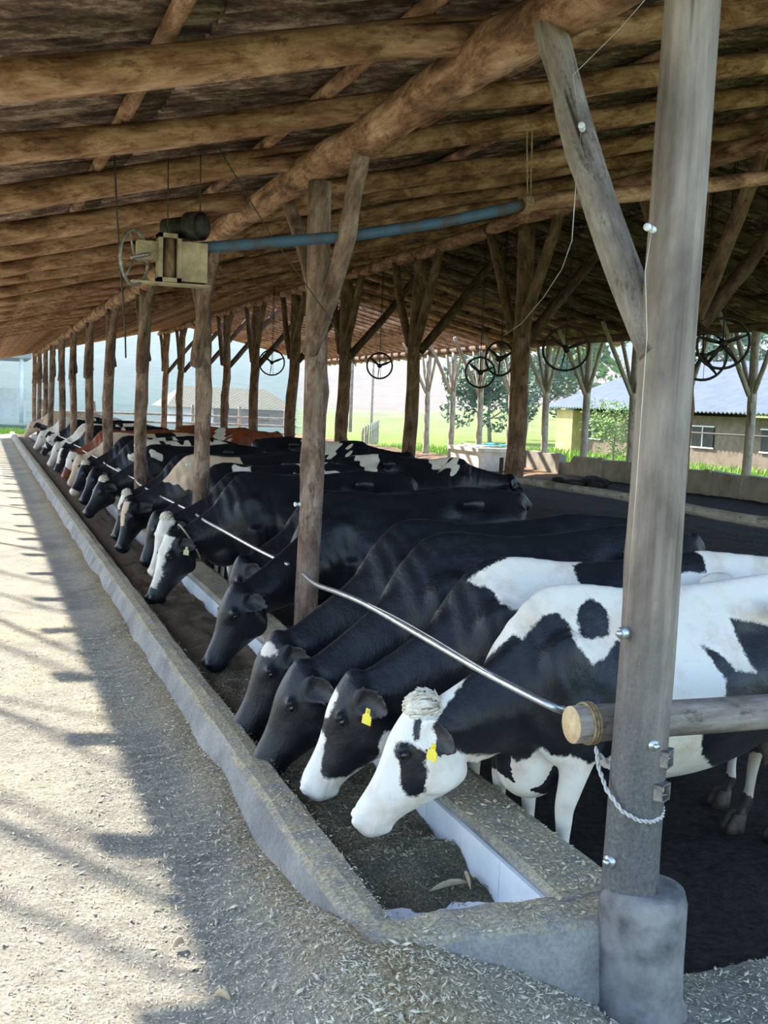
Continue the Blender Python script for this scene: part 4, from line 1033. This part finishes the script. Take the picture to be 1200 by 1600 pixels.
    for s in (-1, 1):
        L_ = .185; root = H(.035, -.075, s*.085); dr = (near*s*.80+nn*(-back)+d*(-.05)+Vector((0, 0, -.06))).normalized()
        wv = (d-dr*d.dot(dr)).normalized(); fw = dr.cross(wv)
        if fw.dot(nn*.4+near*s) < 0: fw = -fw
        Vv = []; rr = 13; m_ = 20
        rgs = []
        for i in range(rr):
            t = i/(rr-1); wdt = .070*math.sin(math.pi*min(1, (t*.80+.17)))**.75*(1 if t < .97 else .75)+.004
            c = root+dr*(t*L_)-fw*(.02*math.sin(t*3)); ring_ = []
            for k in range(m_):
                th = 2*math.pi*k/m_; u = math.cos(th); v = math.sin(th)
                cup = .036*(1-u*u)*(1 if t > .1 else .3)
                ring_.append(c+wv*(u*wdt)+fw*(v*.0125*(1-.2*t)-cup+.012))
            rgs.append(ring_)
        parts.append(loft(rgs))
    # polls knob and brow, nostril wings
    parts.append(sph(H(-.02, -.055, 0), (.055, .055, .05), 14, 10))
    for s in (-1, 1):
        parts.append(sph(H(.165, -.040, s*.100), (.028, .022, .028), 14, 10))
        parts.append(sph(H(.575, -.028, s*.046), (.032, .028, .032), 12, 8))
        parts.append(sph(H(.20, -.23, s*.070), (.10, .04, .09), 14, 10))
    parts.append(sph(H(.56, -.138, 0), (.05, .045, .035), 12, 8))
    mb = MB()
    for V, F in parts: mb.add(V, F)
    me = bpy.data.meshes.new('cow_raw'); me.from_pydata([tuple(v) for v in mb.V], [], mb.F); me.update()
    tmp = bpy.data.objects.new('cow_raw', me); COL.objects.link(tmp)
    md = tmp.modifiers.new('r', 'REMESH'); md.mode = 'VOXEL'; md.voxel_size = g('voxel', .012); md.use_smooth_shade = True
    dg = bpy.context.evaluated_depsgraph_get(); dg.update()
    ev = tmp.evaluated_get(dg); out = bpy.data.meshes.new_from_object(ev)
    bpy.data.objects.remove(tmp); bpy.data.meshes.remove(me)
    n = len(out.vertices); co = np.empty(n*3); out.vertices.foreach_get('co', co); co = co.reshape(-1, 3)
    ed = np.empty(len(out.edges)*2, int); out.edges.foreach_get('vertices', ed); ed = ed.reshape(-1, 2)
    deg = np.bincount(ed.ravel(), minlength=n).astype(float)[:, None]
    Pn = np.array(P); dn = np.array(d); nnn = np.array(nn); nr = np.array(near)
    def smooth(c, f, w_):
        s_ = np.zeros_like(c); np.add.at(s_, ed[:, 0], c[ed[:, 1]]); np.add.at(s_, ed[:, 1], c[ed[:, 0]])
        return c+(s_/np.maximum(deg, 1)-c)*f*w_
    relh = co-Pn; hs = (relh @ dn)/HL; hn = relh @ nnn; hl = relh @ nr
    inhead = ((hs > -.1) & (hs < .68) & (np.abs(hl) < .32) & (hn > -.40)).astype(float)[:, None]
    it = max(2, int(round(.10/g('voxel', .012))))
    for k in range(it*2): co = smooth(co, .6, 1-inhead*(0 if k < 3 else 1))
    # face modelling: eye hollows, nostrils, mouth line
    relh = co-Pn; hs = (relh @ dn)/HL; hn = relh @ nnn; hl = relh @ nr
    def push(cs, cn, cl, r, amt, direc, sgn=True):
        for s in ((-1, 1) if sgn else (1,)):
            q = np.exp(-((hs-cs)**2+(hn-cn)**2+(hl-s*cl)**2)/(r*r))[:, None]
            dv = direc(s)
            co[:] = co+q*amt*dv
    push(.185, -.062, .118, .020, -.012, lambda s: nr*s)
    push(.135, -.05, .115, .030, .006, lambda s: nr*s)
    push(.27, -.045, .090, .045, -.010, lambda s: nr*s)
    push(.592, -.022, .056, .014, -.020, lambda s: nnn*.8+nr*s*.6)
    mth = np.exp(-((hn+.125+.12*(hs-.58))/.006)**2)*(hs > .45)*(hs < .63)
    co -= (mth*.006)[:, None]*np.sign(hl)[:, None]*nr
    # body modelling: spine ridge, ribs, flank hollow, neck folds
    x, y, z = co[:, 0], co[:, 1], co[:, 2]
    side = np.clip(np.abs(y)/.2, 0, 1)*np.sign(y)
    hol = np.exp(-((x-.93)/.11)**2-((z-1.16)/.10)**2)*.045
    co[:, 1] -= side*hol
    rib = np.sin(x*46+z*5)*.0022*np.exp(-((x-.55)/.28)**2-((z-.98)/.2)**2)
    co[:, 1] += side*rib
    sh_ = np.exp(-((x-.16-.12*(1.3-z))/.035)**2-((z-1.0)/.28)**2)*.016
    co[:, 1] -= side*sh_
    # loose skin folds on the neck and small muscle unevenness
    nf = np.exp(-((x+.16)/.16)**2)*(hs < 0)*np.clip((z-.75)/.3, 0, 1)
    co[:, 1] += np.sign(y)*nf*.0045*np.sin(x*62+z*30+2.5*np.sin(z*9+y*4))
    lump = np.sin(x*13+2*np.sin(z*7))*np.sin(z*11+1.7*np.sin(x*5))*.005*(hs < -.05)
    co[:, 1] += np.sign(y)*lump*np.clip(np.abs(y)/.1, 0, 1)
    # ---- coat attributes
    zoff = g('zoff', 0.0)
    cy, sy = math.cos(yaw), math.sin(yaw)
    wx = (co[:, 0]*cy-co[:, 1]*sy)*sc; wy = (co[:, 0]*sy+co[:, 1]*cy)*sc; wz = co[:, 2]*sc
    kx, kz = g('shear', (0.0, 0.0))
    qx = wx-kx*wy; qz = wz-kz*wy
    base = g('base', 'k'); sdv = np.full(n, -.5 if base == 'k' else .5)
    for c, poly in g('coat', []):
        dd = poly_sdf(qx, qz, poly)
        sdv = np.maximum(sdv, dd) if c == 'w' else np.minimum(sdv, -dd)
    rs = random.Random(g('seed', 1))
    for c, bx, by, bz, br in g('blobs', []):
        wob = .38*np.sin(co[:, 0]*11+br*30)*np.cos(co[:, 2]*9+co[:, 1]*8+bx*5)+.28*np.sin(co[:, 0]*21+co[:, 2]*17+co[:, 1]*9+bz*11)+.14*np.sin(co[:, 0]*37-co[:, 1]*41+co[:, 2]*29)
        dd = br*(1+wob)-np.sqrt((co[:, 0]-bx)**2+((co[:, 1]-by)*.8)**2+((co[:, 2]-bz)*1.1)**2)
        sdv = np.maximum(sdv, dd) if c == 'w' else np.minimum(sdv, -dd)
    relh = co-Pn; hs = (relh @ dn)/HL; hn = relh @ nnn; hl = relh @ nr
    hd = (hs > -.06) & (hs < .75) & (np.abs(hl) < .16) & (hn > -.4) & (co[:, 0] < P.x+.40)
    bl = g('blaze')
    if bl:
        w0, w1, s0, s1 = bl     # half width at top / bottom, from s0 to s1 along the face
        ww = w0+(w1-w0)*np.clip((hs-s0)/(s1-s0), 0, 1)
        d1 = np.minimum(ww-np.abs(hl), np.minimum(hs-s0, s1-hs)); d1 = np.minimum(d1, hn+.09)
        sdv = np.where(hd, np.maximum(sdv, d1), sdv)
    if g('muzzle'): sdv = np.where(hd, np.maximum(sdv, hs-g('muzzle')), sdv)
    if g('star'): 
        ss, sl, sr = g('star'); d1 = sr-np.sqrt((hs-ss)**2+(hl-sl)**2); sdv = np.where(hd & (hn > -.06), np.maximum(sdv, d1), sdv)
    if g('legs', 'w') == 'w': sdv = np.where((co[:, 2] < .42) & (co[:, 0] > -.30), np.maximum(sdv, .40+.04*np.sin(co[:, 1]*20)-co[:, 2]), sdv)
    if g('tailwhite', True): sdv = np.where(co[:, 0] > 1.64, np.maximum(sdv, .8-co[:, 2]), sdv)
    # dark inner rim of ears keep the base colour
    ear = (np.abs(hl) > .125) & (hs < .13) & (hs > -.12)
    ec = g('earcol', 'k'); sdv = np.where(ear, .3 if ec == 'w' else -.3, sdv)
    bare = np.zeros(n)
    bare = np.maximum(bare, .8*np.exp(-((hs-.635)/.035)**2-((hn+.07)/.05)**2)*(np.abs(hl) < .1)*g('pink', 1.0))
    bare = np.maximum(bare, .75*np.clip(1-np.sqrt(((co[:, 0]-ux)/.22)**2+(co[:, 1]/.18)**2+((co[:, 2]-.56)/.19)**2), 0, .3)/.3)
    dirt = np.clip((.62-co[:, 2])/.35, 0, 1)*.5*(co[:, 0] > -.1)+np.clip((co[:, 0]-.5)/.8, 0, 1)*np.clip((.95-co[:, 2])/.5, 0, 1)*.8
    dirt = np.clip(dirt, 0, 1)*(.6+.4*np.sin(co[:, 0]*23)*np.sin(co[:, 2]*19+co[:, 1]*11))
    co2 = np.stack([wx, wy, wz], 1)
    out.vertices.foreach_set('co', co2.ravel())
    for nm, arr in (('coat', sdv), ('bare', bare), ('dirt', dirt)):
        at = out.attributes.new(nm, 'FLOAT', 'POINT'); at.data.foreach_set('value', arr.astype(np.float32))
    out.materials.clear(); out.materials.append(M[g('mat', 'coat')])
    for p in out.polygons: p.use_smooth = True
    out.update(); out.name = 'cow_body'
    cow = empty('dairy_cow', (sp['x'], sp['y'], g('z', -.02)))
    body = bpy.data.objects.new('body', out); COL.objects.link(body); body.parent = cow
    def W(p):
        p = Vector(p); return Vector((p.x*cy-p.y*sy, p.x*sy+p.y*cy, p.z))*sc
    near_w = W(near)-W((0, 0, 0))
    det = g('detail', 2)
    if det >= 1:
        for s in (-1, 1):
            MB().add(*sph(W(H(.178, -.058, s*.099)), .019*sc, 16, 10)).obj('eye', M['eye'], cow)
            if det >= 2:
                lid = [W(H(.178+.022*math.cos(t), -.058+.016*math.sin(t), s*(.110))) for t in np.linspace(0, 6.283, 15)]
                MB().tube(lid, .0035, 6, caps=False).obj('eyelid', M['tuft_black'] if g('lid', 'k') == 'k' else M['coat_pink'], cow)
        for ang in (('fl', .0), ('hl', 1)):
            for s in (-1, 1):
                if ang[0] == 'fl': fx = g('foot', (0, 0))[0 if s < 0 else 1]; hx, hy_ = -.045+fx, s*.16
                else: fx = g('hind', (0, .12))[0 if s < 0 else 1]; hx, hy_ = 1.30+fx, s*.155
                hm = MB()
                for q in (-1, 1):
                    rgs = []
                    for zz, rx, ry, ox in ((0.0, .055, .027, -.012), (.03, .052, .027, -.008), (.07, .042, .024, .006), (.095, .036, .022, .012)):
                        rgs.append([W((hx+ox+rx*math.cos(t), hy_+q*.024+ry*math.sin(t), zz)) for t in np.linspace(0, 6.283, 13)[:-1]])
                    hm.add(*loft(rgs))
                hm.obj('hoof', M['hoof'], cow)
    tf = g('tuft')
    if tf:
        rs = random.Random(g('seed', 1)+5); tm = MB(); big = g('tuftsize', 1.0)
        cen = H(-.030, -.060, 0); rad = .062*big
        tm.add(*[[W(q) for q in sph(cen, rad*.86, 18, 12)[0]], sph(cen, rad*.86, 18, 12)[1]])
        for k in range(g('tuftn', 150)):
            u_ = Vector((rs.gauss(0, 1), rs.gauss(0, 1), rs.gauss(0, 1))).normalized()
            if u_.z < -.35: u_.z = -u_.z
            sw_ = (nn*.8+near*rs.uniform(-.5, .9)+d*.5); sw_ = (sw_-u_*sw_.dot(u_)); 
            P4 = [cen+u_*rad*.80, cen+(u_+sw_*.25).normalized()*rad*1.02, cen+(u_+sw_*.75).normalized()*rad*1.06, cen+(u_+sw_*1.3).normalized()*rad*(1.0+rs.uniform(-.04, .22))]
            tm.tube([W(p) for p in P4], [.006*sc, .007*sc, .006*sc, .001], 5)
        tm.obj('poll_tuft', M['tuft_white'] if tf == 'w' else M['tuft_black'], cow)
    if det >= 1:
        sw = MB(); rs = random.Random(3)
        for k in range(26):
            a = rs.uniform(0, 6.28); r_ = rs.uniform(0, .03)
            sw.tube([W((1.67, .03, .66)), W((1.67+r_*math.cos(a), .03+r_*math.sin(a), .5)), W((1.67+r_*.6*math.cos(a), .03+r_*.6*math.sin(a), .32))], [.006, .008, .002], 5)
        sw.obj('tail_switch', M['tuft_white'], cow)
    if g('eartag'):
        for s in (1,) if g('eartag') == 'near' else (1, -1):
            dr = (near*s*.8+nn*(-back)+Vector((0, 0, -.06))).normalized(); c = H(.055, -.075, s*.085)+dr*.10+nn*.012+near*s*.022
            u = Vector((.0, 0, -1)); u = (u-dr*u.dot(dr)*.5).normalized(); v = dr*.75+nn*-.15; v = (v-u*v.dot(u)).normalized(); f_ = u.cross(v)
            if (f_.y > 0): f_ = -f_
            tw, th_ = .024, .062; m_ = MB(); pts = [(-tw*.45, -.012), (tw*.45, -.012), (tw*.5, .014), (tw, .024), (tw, th_), (-tw, th_), (-tw, .024), (-tw*.5, .014)]
            Vt = [W(c+v*a_+u*b2+f_*q) for q in (-.001, .003) for a_, b2 in pts]; k = len(pts)
            Ft = [tuple(range(k-1, -1, -1)), tuple(range(k, 2*k))]+[(i, (i+1) % k, k+(i+1) % k, k+i) for i in range(k)]
            m_.add(Vt, Ft); m_.add(*sph(W(c+f_*.004), .007*sc, 10, 6))
            t_ = m_.obj('ear_tag', M[g('tagmat', 'yellow_tag')], cow, smooth=False); t_['label'] = 'yellow ear tag'
    if g('strap'):
        P6 = []; tq = .86
        cc_ = nb*(1-tq)**2+mid*2*tq*(1-tq)+ne*tq*tq; tg = ((mid-nb)*2*(1-tq)+(ne-mid)*2*tq).normalized()
        up = Vector((0, 0, 1))-tg*tg.z; up.normalize(); sdn = tg.cross(up)
        for t in np.linspace(0, 2*math.pi, 33):
            P6.append(W(cc_+up*((.168 if math.cos(t) > 0 else .185)*math.cos(t))+sdn*(.112*math.sin(t))+tg*(.05*math.cos(t))))
        MB().tube(P6, .010, 8, .5, caps=False).obj('neck_strap', M['strap'], cow)['label'] = 'pale neck strap'
    tag(cow, sp['label'], 'cow', 'dairy cows feeding at the trough' if g('feeding', True) else 'cows standing further in the pen')
    return cow
M['coat_pink'] = simple('pinkish_skin', (.40, .30, .27), (.52, .40, .36), 20, 0.7, 0.1)

COWS = [
{'x': 2.3, 'y': 3.9, 'yaw': -2, 'sc': 0.97, 'poll': (-0.7, -0.06, 0.875), 'tilt': 25, 'hyaw': -16, 'brisket': 0.12, 'base': 'w', 'voxel': 0.011, 'tuft': 'w', 'tuftsize': 1.25, 'tuftn': 170, 'eartag': 'near', 'legs': 'n', 'lid': 'k', 'seed': 1, 'earcol': 'k', 'nbend': -0.04, 'deep': 0.075, 'udderx': 1.34, 'label': 'black and white cow nearest the camera, curly white poll and yellow tag, white jaw', 'shear': (0.6667, -0.2436), 'coat': [('k', [(-0.472, 0.845), (-0.394, 0.951), (-0.26, 1.079), (-0.188, 1.12), (-0.14, 1.1), (-0.059, 1.202), (0.015, 1.205), (0.065, 1.166), (0.122, 1.083), (0.178, 1.013), (0.211, 0.979), (0.279, 1.022), (0.322, 1.08), (0.451, 1.046), (0.492, 0.625), (0.308, 0.568), (0.22, 0.567), (0.122, 0.605), (0.043, 0.598), (-0.013, 0.639), (-0.079, 0.593), (-0.139, 0.571), (-0.203, 0.612), (-0.335, 0.623), (-0.483, 0.683), (-0.517, 0.758)]), ('k', [(0.124, 1.23), (0.116, 1.174), (0.144, 1.106), (0.198, 1.085), (0.234, 1.092), (0.274, 1.101), (0.281, 1.168), (0.223, 1.248), (0.161, 1.266)]), ('k', [(0.896, 1.151), (1.47, 1.058), (1.541, 0.372), (1.016, 0.424), (0.868, 0.472), (0.783, 0.553), (0.76, 0.664), (0.868, 0.797), (0.871, 0.884), (0.736, 1.044), (0.823, 1.006), (0.927, 0.918), (1.032, 0.909), (0.932, 1.052)]), ('k', [(-0.691, 0.712), (-0.643, 0.714), (-0.596, 0.692), (-0.56, 0.673), (-0.534, 0.653), (-0.541, 0.625), (-0.525, 0.569), (-0.536, 0.502), (-0.576, 0.477), (-0.622, 0.472), (-0.647, 0.508), (-0.665, 0.554), (-0.668, 0.616), (-0.697, 0.667)]), ('k', [(-0.607, 0.811), (-0.576, 0.793), (-0.57, 0.71), (-0.602, 0.7), (-0.614, 0.74)])]},
{'x': 2.27, 'y': 4.42, 'yaw': -5, 'sc': 1.0, 'poll': (-0.74, -0.06, 0.83), 'tilt': 20, 'hyaw': -10, 'voxel': 0.011, 'eartag': 'near', 'seed': 2, 'label': 'black cow with narrow white blaze, white saddle patch and white muzzle', 'shear': (0.5814, -0.2149), 'coat': [('w', [(-0.139, 1.263), (-0.05, 1.322), (0.107, 1.392), (0.366, 1.455), (0.439, 1.433), (0.482, 1.357), (0.418, 1.325), (0.435, 1.277), (0.466, 1.225), (0.307, 1.151), (0.123, 1.115), (0.052, 1.15), (-0.019, 1.225)]), ('w', [(0.841, 1.521), (1.604, 1.519), (1.719, 1.173), (1.285, 1.12), (0.905, 1.163)]), ('k', [(0.885, 1.413), (1.09, 1.401), (1.162, 1.353), (1.168, 1.274), (0.897, 1.267)]), ('w', [(-0.823, 0.586), (-0.803, 0.561), (-0.818, 0.506), (-0.823, 0.401), (-0.785, 0.377), (-0.697, 0.377), (-0.627, 0.409), (-0.546, 0.456), (-0.52, 0.492), (-0.527, 0.524), (-0.497, 0.586), (-0.417, 0.58), (-0.305, 0.485), (-0.479, 0.221), (-0.775, 0.166), (-0.951, 0.3), (-0.928, 0.467), (-0.853, 0.602)]), ('w', [(-0.796, 0.809), (-0.76, 0.765), (-0.76, 0.742), (-0.781, 0.695), (-0.8, 0.663), (-0.877, 0.66), (-0.853, 0.799)])]},
{'x': 2.25, 'y': 5.02, 'yaw': 3, 'sc': 1.03, 'poll': (-0.8, -0.05, 0.74), 'tilt': 22, 'hyaw': -10, 'voxel': 0.012, 'seed': 3, 'pink': 0, 'label': 'all black cow with plain black face, third cow from the camera'},
{'x': 2.31, 'y': 5.62, 'yaw': 3, 'sc': 1.03, 'poll': (-0.82, -0.05, 0.75), 'tilt': 22, 'hyaw': -2, 'voxel': 0.013, 'seed': 4, 'star': (0.06, 0.04, 0.042), 'eartag': 'both', 'pink': 0, 'coat': [('w', [(0.0, 1.17), (0.04, 1.22), (0.08, 1.2), (0.04, 1.1)])], 'shear': (0, 0), 'label': 'black cow with small white spot on its forehead and another on the shoulder'},
{'x': 2.48, 'y': 7.5, 'yaw': 7, 'sc': 1.03, 'poll': (-0.92, -0.36, 0.76), 'tilt': 20, 'hyaw': 5, 'voxel': 0.014, 'seed': 5, 'pink': 0, 'label': 'black cow just left of the second post, its head lowest in the trough'},
{'x': 2.62, 'y': 8.3, 'yaw': 2, 'sc': 0.98, 'poll': (-0.74, -0.06, 0.8), 'tilt': 12, 'hyaw': -5, 'voxel': 0.016, 'seed': 6, 'pink': 0, 'blobs': [('w', -0.25, -0.15, 0.75, 0.14)], 'label': 'black cow with white streak on the throat, mostly hidden behind the second post'},
{'x': 2.3, 'y': 9.55, 'yaw': 2, 'sc': 1.02, 'poll': (-0.74, -0.08, 0.82), 'hlen': 1.0, 'tilt': 18, 'hyaw': 16, 'voxel': 0.013, 'seed': 7, 'strap': True, 'eartag': 'near', 'tagmat': 'cream_tag', 'blaze': (0.075, 0.045, 0.0, 0.47), 'pink': 0, 'blobs': [('w', -0.02, -0.2, 0.6, 0.15), ('w', 0.24, -0.2, 0.62, 0.12)], 'label': 'big black cow with broad white blaze and pale neck strap'},
{'x': 2.35, 'y': 10.25, 'yaw': 0, 'sc': 0.99, 'poll': (-0.74, -0.08, 0.9), 'tilt': 14, 'hyaw': 25, 'voxel': 0.016, 'seed': 8, 'blaze': (0.09, 0.09, -0.05, 0.62), 'muzzle': 0.3, 'tuft': 'w', 'blobs': [('w', 0.9, -0.1, 1.35, 0.22), ('w', 1.5, 0, 1.3, 0.3)], 'label': 'white faced cow right behind the cow with the neck strap'},
{'x': 2.45, 'y': 11.4, 'yaw': 0, 'sc': 1.0, 'poll': (-0.74, 0, 0.8), 'tilt': 14, 'hyaw': 10, 'voxel': 0.02, 'seed': 9, 'pink': 0, 'blobs': [('w', 0.2, -0.15, 1.3, 0.12), ('w', 1.0, -0.1, 1.35, 0.2)], 'label': 'black cow with white flecks on the shoulder beside the third post'},
{'x': 2.3, 'y': 12.25, 'yaw': 0, 'sc': 1.03, 'poll': (-0.74, -0.08, 0.84), 'tilt': 14, 'hyaw': 38, 'voxel': 0.016, 'seed': 10, 'blaze': (0.045, 0.02, 0.0, 0.3), 'mat': 'coat_fawn', 'pink': 0, 'blobs': [('w', -0.15, -0.1, 1.25, 0.25), ('w', 0.25, -0.1, 1.35, 0.3), ('w', 0.0, 0.1, 1.4, 0.3)], 'label': 'black cow with fawn white neck top and short blaze, left of the third post'},
{'x': 2.35, 'y': 13.15, 'yaw': 0, 'sc': 1.0, 'poll': (-0.74, -0.08, 0.86), 'tilt': 16, 'hyaw': 28, 'voxel': 0.018, 'seed': 11, 'tuft': 'w', 'blaze': (0.05, 0.02, 0.0, 0.2), 'pink': 0, 'blobs': [('w', 0.1, -0.3, 0.9, 0.08)], 'label': 'black cow with pale poll peeping behind the fawn necked cow'},
{'x': 2.35, 'y': 15.6, 'yaw': 0, 'sc': 1.0, 'poll': (-0.76, -0.08, 0.84), 'tilt': 30, 'hyaw': 26, 'voxel': 0.018, 'seed': 12, 'tuft': 'w', 'tuftsize': 1.2, 'pink': 0, 'blobs': [('w', 0.0, -0.2, 1.25, 0.1)], 'label': 'black cow with creamy poll tuft, head halfway along the trough'},
{'x': 2.35, 'y': 17.4, 'yaw': 0, 'sc': 1.0, 'poll': (-0.7, -0.08, 0.86), 'tilt': 25, 'hyaw': 30, 'voxel': 0.02, 'seed': 13, 'pink': 0, 'blobs': [('w', 0.4, -0.2, 1.1, 0.4), ('w', -0.3, -0.2, 0.8, 0.12), ('k', 0.6, -0.2, 1.1, 0.15), ('w', 1.2, 0, 1.2, 0.3)], 'label': 'white flanked cow with black face, past the fifth post'},
{'x': 2.35, 'y': 18.6, 'yaw': 0, 'sc': 1.0, 'poll': (-0.74, -0.08, 0.88), 'tilt': 28, 'hyaw': 30, 'voxel': 0.02, 'seed': 14, 'tuft': 'w', 'tuftsize': 1.2, 'muzzle': 0.52, 'blobs': [('w', 0.5, -0.2, 1.1, 0.35)], 'label': 'black faced cow with white tuft in front of the white flanked cow'},
{'x': 2.35, 'y': 20.3, 'yaw': 0, 'sc': 1.0, 'poll': (-0.7, -0.05, 0.9), 'tilt': 20, 'hyaw': 20, 'voxel': 0.024, 'seed': 15, 'base': 'w', 'mat': 'coat_fawn', 'blobs': [('k', 0.9, 0, 1.2, 0.25)], 'label': 'creamy white cow between the sixth and seventh posts'},
{'x': 2.35, 'y': 21.9, 'yaw': 0, 'sc': 1.0, 'poll': (-0.7, -0.05, 0.9), 'tilt': 20, 'hyaw': 25, 'voxel': 0.024, 'seed': 16, 'mat': 'coat_red', 'blobs': [('w', 0.2, -0.1, 0.8, 0.25), ('w', -0.6, 0, 0.7, 0.2)], 'label': 'reddish brown and white cow far down the row'},
{'x': 2.35, 'y': 24.3, 'yaw': 0, 'sc': 1.0, 'poll': (-0.7, -0.05, 0.86), 'tilt': 20, 'hyaw': 25, 'voxel': 0.026, 'seed': 17, 'blaze': (0.05, 0.05, 0, 0.4), 'blobs': [('w', 0.6, -0.1, 1.0, 0.3)], 'label': 'black and white cow beyond the reddish brown one'},
{'x': 2.35, 'y': 26.2, 'yaw': 0, 'sc': 1.0, 'poll': (-0.7, -0.05, 0.86), 'tilt': 25, 'hyaw': 30, 'voxel': 0.03, 'seed': 18, 'base': 'w', 'blobs': [('k', 0.6, 0, 1.1, 0.3)], 'detail': 1, 'label': 'mostly white cow far down the trough with grey white head'},
{'x': 2.35, 'y': 29.0, 'yaw': 0, 'sc': 1.0, 'poll': (-0.7, -0.05, 0.95), 'tilt': 25, 'hyaw': 20, 'voxel': 0.03, 'seed': 19, 'base': 'k', 'blobs': [('w', -0.5, 0, 0.8, 0.25)], 'detail': 1, 'label': 'black cow with white throat far down the trough'},
{'x': 2.35, 'y': 33.0, 'yaw': 0, 'sc': 1.0, 'poll': (-0.7, -0.05, 0.9), 'tilt': 25, 'hyaw': 20, 'voxel': 0.035, 'seed': 20, 'base': 'w', 'blobs': [('k', 1, 0, 1, 0.4)], 'detail': 1, 'label': 'pale cow near the far end of the trough'},
{'x': 2.25, 'y': 38.0, 'yaw': 0, 'sc': 1.02, 'poll': (-0.7, -0.05, 1.0), 'tilt': 25, 'hyaw': 20, 'voxel': 0.035, 'seed': 21, 'base': 'w', 'mat': 'coat_fawn', 'detail': 1, 'label': 'creamy cow furthest along the trough'},
{'x': 5.9, 'y': 12.7, 'yaw': 180, 'sc': 1.0, 'poll': (-0.85, -0.05, 1.15), 'tilt': 40, 'hyaw': 10, 'voxel': 0.02, 'seed': 22, 'feeding': False, 'z': 0.02, 'blobs': [('w', 0.3, 0.1, 1.4, 0.22), ('w', 1.3, 0, 1.35, 0.2)], 'label': 'black and white cow standing behind the feeding row, head turned away'},
{'x': 5.6, 'y': 15.8, 'yaw': 170, 'sc': 1.0, 'poll': (-0.85, -0.05, 1.2), 'tilt': 40, 'hyaw': 10, 'voxel': 0.022, 'seed': 23, 'feeding': False, 'z': 0.1, 'blobs': [('w', 0.6, 0.1, 1.3, 0.3)], 'label': 'black cow with white back patch standing in the pen, left of the second post'},
{'x': 6.0, 'y': 25.2, 'yaw': 165, 'sc': 1.0, 'poll': (-0.8, -0.05, 1.3), 'tilt': 45, 'hyaw': 10, 'voxel': 0.025, 'seed': 24, 'feeding': False, 'z': 0.0, 'mat': 'coat_red', 'blobs': [('w', 0.6, 0, 1, 0.35)], 'label': 'red and white cow standing far back in the pen'}]

for sp in COWS: build_cow(sp)
